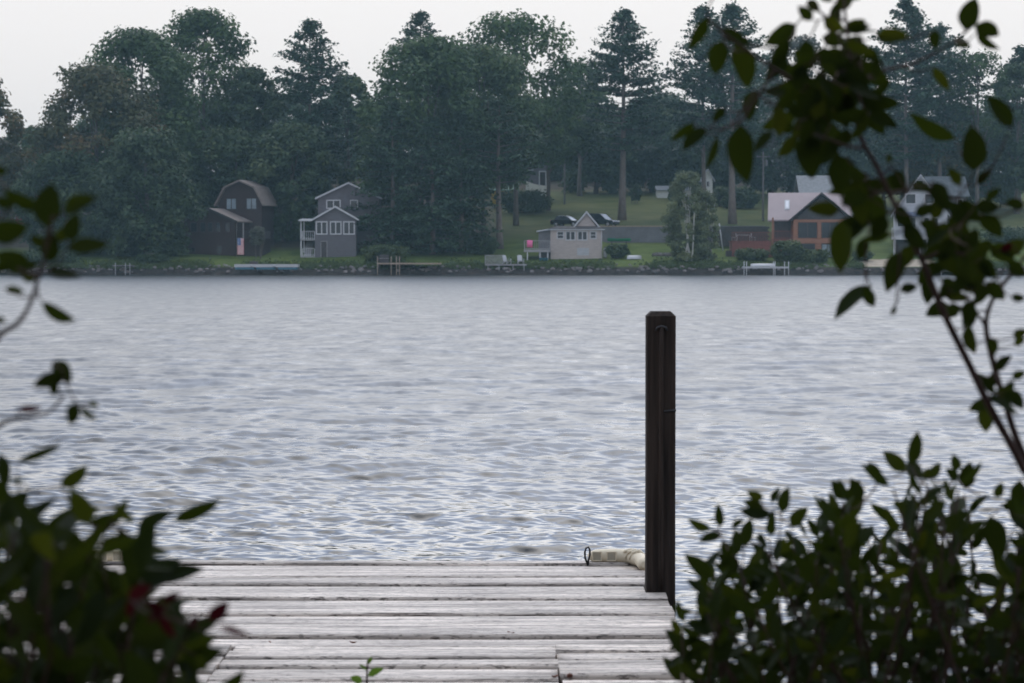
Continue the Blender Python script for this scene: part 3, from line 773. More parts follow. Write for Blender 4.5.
B('maple_tree', 'grey green maple between the gabled house and the right edge', 990, 118, 92, 344, 'maple_leaf', 39, 198, lobes=30, leaves=5200)
B('maple_tree', 'dark maple left of the pale gabled house', 884, 112, 84, 344, 'dull_leaf', 40, 192, lobes=28, leaves=5000)
B('birch_tree', 'pale green multi stemmed birch standing at the water by the retaining wall', 688, 171, 50, 285, 'birch_leaf', 41, 268, 'birch', None, lobes=40, leaves=7500, size=.17, bark='birch_bark', r0=.10, stems=4, form=1.5)
B('birch_tree', 'smaller yellowish birch crowding the right side of the pale birch', 707, 192, 26, 286, 'birch_leaf', 42, 266, 'birch', None, lobes=16, leaves=2000, size=.2, bark='birch_bark', r0=.07, stems=2)
# the second rank, a dim wood behind
rank = [(8, 150, 'dim tree far behind the red house on the left'), (286, 92, 'dim tree peeping between the dark oak and the plumed pine'), (372, 98, 'dim tree in the skyline notch left of the great round oak'),
        (560, 112, 'dim tree behind the utility pole at the centre'), (574, 88, 'dim tree in the skyline gap left of the lone meadow pine'), (664, 92, 'dim tree in the gap between the lone pine and the pair'), (758, 60, 'dim tree just right of the pair of pines'),
        (866, 74, 'dim tree in the gap left of the tallest right pine'), (962, 104, 'dim tree under the thin open oak'), (1006, 110, 'dim tree low at the right edge'),
        (526, 120, 'dim tree above the yellow shed'), (610, 110, 'dim tree hidden low behind the lone meadow pine'), (696, 116, 'dim tree low between the pair of pines'), (732, 110, 'dim tree behind the clipped dark shrub'), (806, 112, 'dim tree behind the pale half bare maple'),
        (846, 108, 'dim tree above the grey roof behind the log house'), (916, 112, 'dim tree low under the tallest right pine'), (640, 120, 'dim tree right above the white shed'), (62, 138, 'dim tree deep in the wood behind the brownish maple'), (112, 112, 'dim tree deep in the wood behind the round green oak'), (168, 96, 'dim tree deep in the wood under the tallest left oak'), (222, 96, 'dim tree deep in the wood above the gambrel house'), (330, 104, 'dim tree deep in the wood above the grey gabled house'), (400, 104, 'dim tree deep in the wood behind the dark hemlocks'), (450, 100, 'dim tree deep in the wood inside the great round oak'), (488, 96, 'dim tree deep in the wood behind the tall bare trunk')]
for i, (px, yt, lb) in enumerate(rank):
    B('forest_tree', lb, px, yt, 76, 408 + 6*(i % 4), 'dull_leaf', 60+i, 206, group='dim trees of the second rank', lobes=26, leaves=4000, size=.28)
# shrubs
def shrub(label, px, yt, w, Y, leaf, seed, yb, n=1500):
    B('shrub', label, px, yt, w, Y, leaf, seed, yb, 'shrub', 'shrubs along the far shore', lobes=14, leaves=n, size=.2, r0=.06, stems=3)
shrub('rounded bright shrub beside the brown shore dock', 383, 244, 46, 284.5, 'shrub_leaf', 81, 268, 2200)
shrub('tall dark rounded shrub on the slope below the white porch', 527, 189, 54, 336, 'dull_leaf', 82, 216, 2400)
shrub('clipped dark rounded shrub beside the meadow pine trunk', 741, 186, 40, 344, 'dull_leaf', 83, 214, 2200)
shrub('light green bush left of the clipped dark shrub', 722, 186, 20, 348, 'shrub_leaf', 84, 208, 900)
shrub('loose green bush in front of the log house', 787, 240, 36, 284.5, 'shrub_leaf', 85, 266, 1700)
shrub('low bush left of the white pontoon dock', 751, 248, 34, 286, 'shrub_leaf', 86, 266, 1400)
shrub('dark little bush at the right corner of the beige cottage', 618, 244, 22, 287, 'dull_leaf', 87, 258, 1000)
shrub('low bush under the log house windows', 815, 249, 30, 284, 'shrub_leaf', 88, 268, 1200)
shrub('little round bush at the meadow top beside the lone pine', 636, 184, 12, 352, 'dull_leaf', 89, 200, 700)
shrub('pale flowering bush beside the dark gambrel house steps', 257, 226, 16, 288, 'pale_leaf', 90, 244, 700)
shrub('low bush hugging the bank left of the dark house', 152, 254, 30, 284, 'dull_leaf', 91, 268, 1200)
shrub('small bush at the bank right of the sandy beach', 955, 250, 40, 286, 'shrub_leaf', 92, 268, 1400)
shrub('hedge like bush at the right edge above the bank', 1008, 226, 52, 300, 'dull_leaf', 93, 250, 2000)
shrub('dark bush filling the lawn edge between the two left houses', 286, 196, 44, 300, 'dull_leaf', 98, 252, 2200)
shrub('low weedy bush at the bank left of the flat beach', 862, 250, 20, 285, 'shrub_leaf', 94, 266, 900)
shrub('dark bush at the foot of the central bare trunk', 484, 236, 30, 292, 'dull_leaf', 95, 262, 1300)
shrub('green bush at the meadow edge under the white shed', 676, 186, 16, 356, 'shrub_leaf', 96, 204, 700)
shrub('low bush by the bank far left below the sprig', 46, 250, 60, 284, 'dull_leaf', 97, 270, 2000)
# ------------------------------------------------------------------ houses on the far shore
class House:
    """a house whose front stands at depth Y; lx, lz turn pixels into its own metres"""
    def __init__(s, name, label, pxc, pybase, Y, rz=0.0, cat='house', group='houses on the far shore'):
        p_ = at(pxc, pybase, Y); s.pxc, s.Y, s.z0 = pxc, Y, p_[2]
        s.root = thing(name, tuple(p_), label, cat, group, rz)
        s.c = math.cos(rz)
    def lx(s, px): return (px - s.pxc) * s.Y / F / s.c
    def lz(s, py): return at(s.pxc, py, s.Y)[2] - s.z0
    def part(s, name, mb, m, parent=None): return mb.build(name, M[m], parent or s.root)
    def wall(s, x0, x1, y0, y1, z1, m, z0=-0.8, gable=None, name='wall'):
        """a block; gable = ridge height, ridge running front to back"""
        mb = MB()
        if gable: mb.xz([(x0, z0), (x1, z0), (x1, z1), ((x0+x1)/2, gable), (x0, z1)], y0, y1)
        else: mb.box(x0, x1, y0, y1, z0, z1)
        return s.part(name, mb, m)
    def gable_roof(s, x0, x1, y0, y1, ze, zr, m, trim='white_paint', ov=0.35, th=0.16, xr=None):
        xr = (x0+x1)/2 if xr is None else xr
        mb = MB()
        sl = (zr - ze) / (xr - x0); sr = (zr - ze) / (x1 - xr)
        L = (x0 - ov, ze - ov*sl); Rr = (x1 + ov, ze - ov*sr)
        mb.xz([L, (xr, zr), Rr, (Rr[0], Rr[1]+th), (xr, zr+th*1.15), (L[0], L[1]+th)], y0 - ov, y1 + ov)
        r = s.part('roof', mb, m)
        if trim:
            tm = MB(); y = y0 - ov - .04; w = .2
            tm.xz([(L[0]-.02, L[1]+th+.02), (L[0]-.02, L[1]+th-w), (xr, zr+th*1.15-w), (xr, zr+th*1.15+.02)], y, y + .037)
            tm.xz([(xr+.002, zr+th*1.15+.02), (xr+.002, zr+th*1.15-w), (Rr[0]+.02, Rr[1]+th-w), (Rr[0]+.02, Rr[1]+th+.02)], y, y + .037)
            s.part('rake_trim', tm, trim, r)
        return r
    def window(s, x0, x1, z0, z1, y=0.0, frame='white_paint', pane='glass', bars=1, fw=0.11, sash=False):
        f = MB(); a, b_ = y - .075, y + .02
        f.box(x0, x0+fw, a, b_, z0, z1); f.box(x1-fw, x1, a, b_, z0, z1)
        f.box(x0+fw, x1-fw, a, b_, z1-fw, z1); f.box(x0+fw, x1-fw, a, b_, z0, z0+fw)
        for k in range(1, bars):
            xm = x0 + (x1-x0)*k/bars; f.box(xm-fw*.45, xm+fw*.45, a+.01, b_, z0+fw, z1-fw)
        if sash: zm = (z0+z1)/2; f.box(x0+fw, x1-fw, a+.02, b_, zm-.035, zm+.035)
        fo = s.part('window', f, frame)
        g = MB().box(x0+fw*.9, x1-fw*.9, y-.03, y-.012, z0+fw*.9, z1-fw*.9)
        s.part('pane', g, pane, fo); return fo
    def win(s, p0, p1, q0, q1, y=0.0, **k): return s.window(s.lx(p0), s.lx(p1), s.lz(q1), s.lz(q0), y, **k)
    def door(s, p0, p1, q0, q1, y=0.0, m='dark_wood', frame='grey_wood'):
        x0, x1, z0, z1 = s.lx(p0), s.lx(p1), s.lz(q1), s.lz(q0)
        d = s.part('door', MB().box(x0+.08, x1-.08, y-.04, y-.005, z0, z1-.08), m)
        f = MB(); f.box(x0, x0+.078, y-.07, y+.01, z0, z1); f.box(x1-.078, x1, y-.07, y+.01, z0, z1); f.box(x0+.079, x1-.079, y-.07, y+.01, z1-.078, z1)
        s.part('door_frame', f, frame, d)
        s.part('handle', MB().lathe([(.012, 0), (.03, .02), (.03, .05), (.01, .06)], 8, (x1-.2, y-.10, (z0+z1)/2), 'y'), 'rim', d)
    def railing(s, x0, x1, y0, y1, z0, h, m='white_paint', name='railing', gap=0.22, sides=(1, 1, 1)):
        """front, left and right runs of a balustrade"""
        mb = MB()
        def run(xa, ya, xb, yb):
            L = math.hypot(xb-xa, yb-ya); n = max(2, int(L/gap)); t = .035
            for zz in (z0 + h, z0 + .12):
                if abs(yb-ya) < 1e-6: mb.box(xa, xb, ya-t, ya+t, zz-.03, zz+.03)
                else: mb.box(xa-t, xa+t, min(ya, yb)+.04, max(ya, yb), zz-.03, zz+.03)
            for i in range(n+1):
                u = i/n; px_, py_ = xa+(xb-xa)*u, ya+(yb-ya)*u; w = .045 if i in (0, n) else .02
                mb.box(px_-w, px_+w, py_-w*.9, py_+w*.9, z0, z0+h-.033)
        if sides[0]: run(x0, y0, x1, y0)
        if sides[1]: run(x0, y0+.06, x0, y1)
        if sides[2]: run(x1, y0+.06, x1, y1)
        return s.part(name, mb, m)

# A: dark brown house with a gambrel upper storey, seen at a corner
h = House('gambrel_house', 'dark brown house with a gambrel roof and a low porch gable, flag by its steps', 211, 257.5, 291, R(-14))
zE, zR = h.lz(221), h.lz(209.5)
h.wall(-3.4, 3.1, 0, 5.2, zE, 'brown_wood', gable=zR)
h.gable_roof(-3.4, 3.1, 0, 5.2, zE, zR, 'brown_shingle', 'dark_wood', ov=.4)
ux0, ux1 = -0.9, 4.7; ze = h.lz(203); zk = h.lz(187); zp = h.lz(180.5)
mb = MB().xz([(ux0, -.8), (ux1, -.8), (ux1, ze), (ux1-1.0, zk), ((ux0+ux1)/2, zp), (ux0+1.0, zk), (ux0, ze)], 4.9, 9.4)
h.part('upper_wall', mb, 'brown_wood')
def gambrel_poly(o):
    xm = (ux0+ux1)/2
    return [(ux0-.3, ze-.3), (ux0+1.0-.05, zk), (xm, zp+.02), (ux1-1.0+.05, zk), (ux1+.3, ze-.3), (ux1+.48, ze-.22), (ux1-.9+.1, zk+.16), (xm, zp+.22), (ux0+.9-.1, zk+.16), (ux0-.48, ze-.22)]
h.part('gambrel_roof', MB().xz(gambrel_poly(0), 4.45, 9.7), 'brown_shingle')
for a, b_ in ((190, 197), (200, 206), (208, 213), (216, 221), (226, 231)): h.win(a, b_, 222.5, 232, frame='dark_wood', fw=.08)
h.win(190, 195, 247, 252, frame='dark_wood', fw=.08); h.win(217, 222, 246, 253.5, frame='dark_wood', fw=.08)
for xa in (0.1, 2.7): h.window(xa, xa+1.4, h.lz(209), h.lz(197), 4.9, frame='dark_wood', pane='curtain_glass', bars=2)
dk_ = MB().box(3.15, 6.0, .6, 4.8, h.lz(240.5), h.lz(239)); h.part('side_deck', dk_, 'brown_wood')
h.part('deck_skirt', MB().box(3.25, 5.9, .75, 4.7, -.8, h.lz(240.6)), 'brown_wood')
h.railing(3.2, 5.9, .7, 4.6, h.lz(239), 1.0, 'dark_wood', sides=(1, 0, 1))
h.part('porch_post', MB().box(3.85, 3.97, .55, .67, h.lz(239), h.lz(223)), 'grey_wood')
h.part('chimney_pipe', MB().tube([(-2.4, 1.0, zE - .3), (-2.4, 1.0, h.lz(205))], .14, 8), 'concrete')

# the flag hanging at its corner
fl = at(237.2, 238.3, 288.6); fw_, fh_ = 6.6 * 288.6 / F, 16.6 * 288.6 / F
flag = thing('flag', (fl[0], fl[1], fl[2]), 'striped flag with a blue star field hanging down beside the dark brown house', 'flag')
M['navy_cloth'] = mat('navy_cloth', (0.03, 0.08, 0.2), 0.85, 0.1, 3)
M['flag_red'] = mat('flag_red', (0.52, 0.10, 0.13), 0.85, 0.1, 3); M['flag_white'] = mat('flag_white', (0.66, 0.62, 0.62), 0.85, 0.08, 3); M['flag_blue'] = mat('flag_blue', (0.03, 0.10, 0.28), 0.85, 0.1, 3)
def flag_piece(name, u0, u1, v0, v1, m, off=0.0, par=None):
    vs, fs = [], []; n, k = 6, 8
    for j in range(k+1):
        for i in range(n+1):
            u = u0 + (u1-u0)*i/n; v = v0 + (v1-v0)*j/k
            yy = .06*math.sin(7*u + 2*v) * v - off
            vs.append((u*fw_, yy, -v*fh_))
    for j in range(k):
        for i in range(n): a = j*(n+1)+i; fs.append((a, a+1, a+n+2, a+n+1))
    o = MB().add(vs, fs, True).build(name, M[m], par or flag)
    sd = o.modifiers.new('thick', 'SOLIDIFY'); sd.thickness = .008; return o
for i in range(13): flag_piece('stripe', i/13, (i+1)/13, 0, 1, 'flag_red' if i % 2 == 0 else 'flag_white')
cn = flag_piece('star_field', 0, 7/13, 0, .42, 'flag_blue', .012)
t = M['flag_blue'].node_tree; b = t.nodes['Principled BSDF']       # rows of small white stars, dyed into the cloth
tc = N(t, 'ShaderNodeTexCoord'); vo = N(t, 'ShaderNodeTexVoronoi', Scale=11.0, Randomness=0.0); t.links.new(tc.outputs['Object'], vo.inputs['Vector'])
lt_ = N(t, 'ShaderNodeMath', operation='LESS_THAN'); lt_.inputs[1].default_value = 0.30; t.links.new(vo.outputs['Distance'], lt_.inputs[0])
mm = N(t, 'ShaderNodeMix', data_type='RGBA'); t.links.new(lt_.outputs[0], mm.inputs[0]); t.links.new(b.inputs['Base Color'].links[0].from_socket, mm.inputs[6]); mm.inputs[7].default_value = (.66, .64, .66, 1)
t.links.new(mm.outputs[2], b.inputs['Base Color'])
MB().tube([(-.06, 0, -fh_ - .6), (-.06, 0, 1.7), (.05, 0, 1.75)], .035, 6).build('flag_pole', M['grey_wood'], flag)
MB().tube([(-.10, 0, .02), (fw_ + .05, -.01, .02)], .02, 6).build('cross_rod', M['grey_wood'], flag)

# B: grey two-storey house with stacked gables
h = House('grey_gabled_house', 'grey house with two stacked white trimmed gables and a side porch, dark fir behind', 335, 257.6, 289)
x0, x1 = h.lx(315), h.lx(356); ze = h.lz(219); zr = h.lz(207.5)
h.wall(x0, x1, 0, 5, ze, 'grey_siding', gable=zr)
h.gable_roof(x0, x1, 0, 4.4, ze, zr, 'brown_shingle', ov=.32)
u0, u1 = h.lx(315), h.lx(377); uz = h.lz(197); ur = h.lz(182.5)
h.wall(u0, u1, 4.8, 12, uz, 'grey_siding', gable=ur, name='upper_wall')
h.gable_roof(u0, u1, 4.8, 12, uz, ur, 'brown_shingle', ov=.32)
for a in (316, 330, 343.3): h.win(a, a + 11.6, 221.3, 234.6, bars=2, fw=.13)
h.win(323.3, 338, 198.8, 208, 4.8, bars=2, fw=.13); h.win(347.5, 355.5, 199, 208, 4.8, fw=.1)
h.door(320.7, 327.3, 241, 257.6)
px_0 = h.lx(299.5)
h.part('porch_roof', MB().yz([(-.3, h.lz(221.2)), (4.6, h.lz(219.2)), (4.6, h.lz(218)), (-.3, h.lz(220))], px_0 - .1, x0 - .335), 'white_paint')
h.part('porch_deck', MB().box(px_0 + .1, x0 - .01, .1, 4.6, h.lz(240.4), h.lz(239.2)), 'grey_wood')
h.part('porch_floor', MB().box(px_0 + .1, x0 - .01, .1, 4.6, -.6, h.lz(256)), 'grey_wood')
for y in (.15, 4.4): h.part('porch_post', MB().box(px_0 + .1, px_0 + .24, y, y + .14, h.lz(256) + .01, h.lz(221)), 'white_paint')
h.railing(px_0 + .35, x0 - .08, .2, 4.4, h.lz(239.2), .95, 'white_paint', sides=(1, 0, 0))
h.railing(px_0 + .35, x0 - .08, .2, 4.4, h.lz(256), .9, 'white_paint', sides=(1, 0, 0))
h.part('stair', MB().yz([(.8, h.lz(256)), (1.1, h.lz(256)), (4.0, h.lz(240.6)), (3.7, h.lz(240.6))], px_0 + .5, px_0 + 1.3), 'grey_wood')
h.win(359.5, 365.5, 223, 234, 5.0, frame='grey_wood')
h.part('side_wing', MB().box(x1 + .01, x1 + 1.6, 5.05, 9, -.5, h.lz(221)), 'grey_siding')

# C: small beige cottage with a dormer gable
h = House('beige_cottage', 'small beige cottage with white windows and a dormer gable, two cars parked above', 576, 255.6, 287, cat='cottage')
x0, x1 = h.lx(550.6), h.lx(602.2); zw = h.lz(229.8)
h.wall(x0, x1, 0, 5.2, zw, 'beige_siding')
ov = .25; zt = h.lz(226.6)
rf = MB().add([(x0-ov, -ov, zw+.002), (x1+ov, -ov, zw+.002), (x1+ov, 5.2+ov, zw+.002), (x0-ov, 5.2+ov, zw+.002), (x0-ov, -ov, zw+.14), (x1+ov, -ov, zw+.14), (x1+ov, 5.2+ov, zw+.14), (x0-ov, 5.2+ov, zw+.14),
               (x0+.6, 1.2, zt+.1), (x1-.6, 1.2, zt+.1), (x1-.6, 4.2, zt+.1), (x0+.6, 4.2, zt+.1)],
              [(0, 3, 2, 1), (0, 1, 5, 4), (1, 2, 6, 5), (2, 3, 7, 6), (3, 0, 4, 7), (4, 5, 9, 8), (5, 6, 10, 9), (6, 7, 11, 10), (7, 4, 8, 11), (8, 9, 10, 11)])
rf = h.part('roof', rf, 'dark_shingle')
h.part('fascia', MB().box(x0-ov-.01, x1+ov+.01, -ov-.04, -ov-.003, zw-.03, zw+.07), 'white_paint', rf)
g0, g1 = h.lx(573.5), h.lx(600); gb = h.lz(227.5); gt = h.lz(213.2)
h.part('dormer', MB().xz([(g0, gb-.4), (g1, gb-.4), ((g0+g1)/2, gt)], 1.0, 4.6), 'beige_siding')
tm = MB(); xm = (g0+g1)/2
for sgn in (-1, 1):
    e = g0 if sgn < 0 else g1
    tm.xz([(xm, gt+.25), (e + sgn*.25, gb-.22), (e + sgn*.25, gb-.42), (xm + sgn*.001, gt-.02)][::(1 if sgn > 0 else -1)], .75, 4.8)
h.part('dormer_roof', tm, 'dark_shingle')
t2 = MB()
for sgn in (-1, 1):
    e = g0 if sgn < 0 else g1
    t2.xz([(xm, gt+.28), (e + sgn*.28, gb-.22), (e + sgn*.28, gb-.46), (xm + sgn*.001, gt+.02)][::(1 if sgn > 0 else -1)], .70, .745)
t2.box(h.lx(580), h.lx(601), .8, .95, gb - .12, gb + .04)
h.part('rake_trim', t2, 'white_paint')
h.win(556.6, 564.2, 231, 239.2, bars=1, sash=True, fw=.13); h.win(565.3, 575.6, 230.9, 240.6, bars=2, fw=.13)
h.win(577.2, 587.6, 230.9, 240.6, bars=2, fw=.13); h.win(589.6, 596.6, 231, 239.2, sash=True, fw=.13)
cd = MB().box(h.lx(577), h.lx(582.9), -.05, -.008, h.lz(255.4), h.lz(248)); cd.box(h.lx(583.2), h.lx(589), -.05, -.008, h.lz(255.4), h.lz(248)); h.part('cellar_door', cd, 'pale_siding')
w0 = h.lx(539); zl = h.lz(231.6)
h.part('wing', MB().xz([(w0, -.5), (x0 - .003, -.5), (x0 - .003, h.lz(229.9)), (w0, zl)], .9, 4.6), 'concrete')
h.part('wing_roof', MB().xz([(w0 - .25, zl - .02), (x0 - .27, h.lz(229.9) - .02), (x0 - .27, h.lz(229.9) + .12), (w0 - .25, zl + .12)], .6, 4.9), 'white_paint')
d0, d1 = h.lx(524), h.lx(550.2); zd = h.lz(249.6)
h.part('deck', MB().box(d0, d1, -.9, 3.2, zd - .3, zd), 'grey_wood')
for xx in (d0 + .4, d0 + 1.9, d1 - .3): h.part('deck_post', MB().box(xx - .07, xx + .07, -.75, -.61, -.6, zd - .302), 'white_paint')
h.railing(d0 + .06, d1 - .06, -.82, 3.1, zd, 1.05, 'grey_wood', sides=(1, 1, 0))
h.part('downpipe', MB().tube([(x1 - .1, -.07, -.2), (x1 - .1, -.07, zw)], .04, 6), 'white_paint')

def draped(name, label, px0_, px1_, py0_, py1_, Y, m, cat):
    a = at(px0_, py0_, Y); b_ = at(px1_, py1_, Y); w = b_[0]-a[0]; hh = a[2]-b_[2]
    vs, fs = [], []
    prof = [(.10, -hh*.6), (.075, -hh*.25), (.06, -.02), (0.0, .045), (-.06, -.02), (-.075, -hh*.4), (-.085, -hh)]
    for i in range(7):
        u = i/6
        for (y, z) in prof: vs.append((u*w, y - .012*math.sin(9*u), z + .015*math.sin(6*u)))
    m_ = len(prof)
    for i in range(6):
        for k in range(m_-1): fs.append((i*m_+k, i*m_+k+1, (i+1)*m_+k+1, (i+1)*m_+k))
    o = MB().add(vs, fs, True).build(name, M[m], None, tuple(a)); sd = o.modifiers.new('thick', 'SOLIDIFY'); sd.thickness = .012
    return tag(o, label, cat)
draped('towel', 'bright pink towel hung over the cottage deck railing', 527, 532.6, 240.6, 247.5, 286.16, 'pink_cloth', 'towel')
q = at(543.5, 258.2, 285.6)
tb_ = MB().lathe([(.42, 0), (.5, .06), (.52, .3), (.55, .32), (.5, .33), (.44, .08), (.1, .06)], 16)
tag(tb_.build('plastic_tub', M['blue_plastic'], None, (q[0], q[1], ground_z(q[0], q[1]) + .01)), 'small blue plastic tub lying under the cottage deck', 'tub')

# D: log house with a pink metal roof
h = House('log_house', 'red brown log house with a pink metal roof and big dark windows', 810, 259.5, 289, R(-7), cat='house')
X = h.lx; Z = h.lz
ze = Z(217.2); zr = Z(193.2)
# long block: ridge runs left to right
h.part('wall', MB().yz([(2.0, -.6), (8.4, -.6), (8.4, ze), (5.2, zr), (2.0, ze)], X(772), X(848)), 'log_wood')
r_ = MB().yz([(1.3, ze - .45), (5.2, zr + .02), (9.1, ze - .45), (9.1, ze - .27), (5.2, zr + .2), (1.3, ze - .27)], X(768), X(852))
r_ = h.part('roof', r_, 'pink_metal')
sm = MB()
for i in range(22):
    x = X(768) + .12 + i * (X(852) - X(768) - .24) / 21
    sm.yz([(1.3, ze - .268), (5.2, zr + .202), (5.2, zr + .25), (1.3, ze - .22)], x - .02, x + .02)
h.part('seam', sm, 'pink_metal', r_)
k = (zr - ze) / 3.9
def skz(y): return ze - .27 + (y - 1.3) * (zr + .2 - ze + .27) / 3.9
sk = MB().yz([(2.7, skz(2.7) + .0), (4.0, skz(4.0)), (4.0, skz(4.0) + .13), (2.7, skz(2.7) + .13)], X(784.5), X(789.5))
sk = h.part('skylight', sk, 'white_paint', r_)
sg = MB().yz([(2.85, skz(2.85) + .132), (3.85, skz(3.85) + .132), (3.85, skz(3.85) + .15), (2.85, skz(2.85) + .15)], X(785.6), X(788.4)); h.part('skylight_pane', sg, 'lamp_glass', r_)
# gabled wing to the front
g0, g1 = X(791.5), X(851); gm_x = (g0 + g1)/2; gz = Z(219.5); gt = Z(194.2)
h.part('wing_wall', MB().box(g0 + .35, g1 - .35, 0, 5, -.6, gz), 'log_wood')
h.part('gable_face', MB().xz([(g0 + .36, gz + .003), (g1 - .36, gz + .003), (gm_x, gt - .25)], .02, 5.0), 'dark_shingle')
wr = MB(); sl = (gt - gz) / (gm_x - g0)
wr.xz([(g0 - .3, gz - .3*sl), (gm_x, gt), (g1 + .3, gz - .3*sl), (g1 + .3, gz - .3*sl + .2), (gm_x, gt + .24), (g0 - .3, gz - .3*sl + .2)], -.5, 5.2)
h.part('wing_roof', wr, 'dark_shingle')
tr_ = MB()
for a, b_ in ((793.4, 797.6), (817.4, 820.6), (838.8, 843)): tr_.box(X(a), X(b_), -.09, -.004, -.5, gz)
tr_.box(X(797.7), X(817.3), -.085, -.004, Z(243), Z(238.5)); tr_.box(X(820.7), X(838.7), -.085, -.004, Z(243), Z(238.5)); tr_.box(X(797.7), X(817.3), -.085, -.004, Z(222), gz); tr_.box(X(820.7), X(838.7), -.085, -.004, Z(222), gz)
h.part('timber_trim', tr_, 'log_wood')
h.win(798.2, 816.8, 222.4, 238, -.0, frame='dark_wood', bars=2); h.win(821.2, 838.2, 222.4, 238, frame='dark_wood', bars=2)
h.win(821.2, 838.2, 243.6, 257.5, frame='dark_wood', bars=3, pane='curtain_glass'); h.door(799, 815, 243.6, 259.5, m='glass', frame='dark_wood')
h.part('porch_shade', MB().box(X(774.5), X(791), 1.90, 1.97, Z(239), Z(219)), 'dark_wood')  # dark panel standing in for the shade inside the porch
h.part('porch_post', MB().box(X(772.2), X(774), .2, .45, -.4, Z(217.6)), 'log_wood')
h.part('balcony', MB().box(X(771.5), X(793.3), .2, 1.88, Z(240.5), Z(239)), 'red_wood')
h.railing(X(772.2), X(792), .28, 1.8, Z(239), .95, 'red_wood', sides=(1, 1, 0))

# raised red timber terrace beside it, with its own table
p0 = at(752, 258, 289.4)
ter = thing('timber_terrace', (p0[0], p0[1], p0[2]), 'raised red brown timber terrace with a solid skirt left of the log house', 'terrace')
s_ = 289.4 / F; L0, L1 = (722 - 752)*s_, (771.2 - 752)*s_; zt_ = (258 - 241)*s_
MB().box(L0 + 1.2, L1, 0, 3.6, -.6, zt_ - .15).build('skirt', M['red_wood'], ter)
MB().box(L0 + 1.1, L1, -.06, 3.7, zt_ - .148, zt_).build('floor', M['red_wood'], ter)
rl = MB()
for i in range(24): x = L0 + 1.2 + i*(L1 - L0 - 1.3)/23; rl.box(x-.025, x+.025, -.02, .03, zt_ + .002, zt_ + 1.0)
rl.box(L0 + 1.15, L1 - .1, -.03, .05, zt_ + 1.002, zt_ + 1.07); rl.build('railing', M['red_wood'], ter)
MB().tube([(L0 + .1, -.1, zt_ - 1.2), (L0 - .35, -.1, zt_ + 2.1)], .07, 6).build('stair_rail', M['white_paint'], ter)
MB().yz([(-.05, -.4), (.8, -.4), (.8, .9), (-.05, .9)], L0 + .5, L0 + 1.18).build('step', M['dark_wood'], ter)
pt = at(743.5, 241.5, 291); 
tbl = thing('patio_table', (pt[0], pt[1], p0[2] + zt_), 'pale patio table with thin legs on the red timber terrace', 'table')
MB().xy([(-.95, -.5), (.95, -.5), (.95, .5), (-.95, .5)], .70, .75).build('tabletop', M['plastic_white'], tbl, bevel=.01)
for a in (-.8, .8):
    for b_ in (-.4, .4): MB().tube([(a, b_, 0), (a*.95, b_*.95, .70)], .03, 6).build('leg', M['plastic_white'], tbl)
for sgn, lb in ((-1, 'pale patio chair left of the terrace table'), (1, 'pale patio chair right of the terrace table')):
    ch_ = thing('patio_chair', (pt[0] + sgn*1.2, pt[1] - .1, p0[2] + zt_), lb, 'chair', 'patio chairs on the terrace', -sgn*R(90))
    MB().box(-.24, .24, -.24, .24, .42, .46).build('seat', M['plastic_white'], ch_)
    MB().box(-.24, .24, -.28, -.245, .47, .95).build('backrest', M['plastic_white'], ch_)
    for a in (-.2, .2):
        for b_ in (-.2, .2): MB().tube([(a, b_, 0), (a, b_, .418)], .022, 6).build('leg', M['plastic_white'], ch_)

# E: pale gabled house on the right
h = House('pale_gabled_house', 'pale grey three storey house with a steep white trimmed gable and balcony', 920, 253.5, 291, R(-9.5))
X, Z = h.lx, h.lz
x0, x1 = X(894), X(946.5); zs = Z(213.5); zp = Z(174)
h.wall(x0, x1, 0, 8, zs, 'pale_siding', gable=zp - .2)
h.gable_roof(x0, x1, 0, 8, zs, zp - .2, 'grey_shingle', ov=.3)
h.win(905, 916.4, 193, 204.5, fw=.15); h.win(923.6, 934.5, 193, 204.5, fw=.15); h.win(915.5, 923, 180.5, 188.5, fw=.1)
h.door(909.5, 916, 217, 229, m='glass', frame='white_paint'); h.win(923, 929.5, 217, 227.5, fw=.12); h.win(931, 938, 217, 227.5, fw=.12); h.win(897.5, 906.5, 217.5, 227, fw=.1)
zb_ = Z(237)
h.part('balcony', MB().box(x0 - .2, x1 + .2, -2.0, -.01, zb_ - .3, zb_), 'white_paint')
h.railing(x0 - .15, x1 + .15, -1.95, -.1, zb_, 1.05, 'white_paint')
for a in (895, 919.5, 927, 945): h.part('balcony_post', MB().box(X(a) - .09, X(a) + .09, -1.95, -1.77, -.5, zb_ - .302), 'white_paint')
aw = MB()
n = 18
for i in range(n):
    xa = X(895) + (X(922) - X(895))*i/n; xb = X(895) + (X(922) - X(895))*(i + .55)/n
    aw.yz([(-1.6, Z(216.4)), (-.02, Z(212.6)), (-.02, Z(212.2)), (-1.6, Z(215.6))], xa, xb)
aw2 = MB().yz([(-1.58, Z(216.3) + .01), (-.02, Z(212.55)), (-.02, Z(212.3)), (-1.58, Z(215.7))], X(895), X(922))
aw2 = h.part('awning', aw2, 'white_paint'); h.part('awning_stripe', aw, 'navy_cloth', aw2)
h.part('under_wall', MB().box(x0 + .3, x1 - .3, -.35, -.012, -.5, zb_ - .31), 'dark_shingle')
for a in (895, 945): h.part('corner_post', MB().box(X(a) - .07, X(a) + .07, -1.9, -1.76, zb_ + .002, Z(214)), 'white_paint')

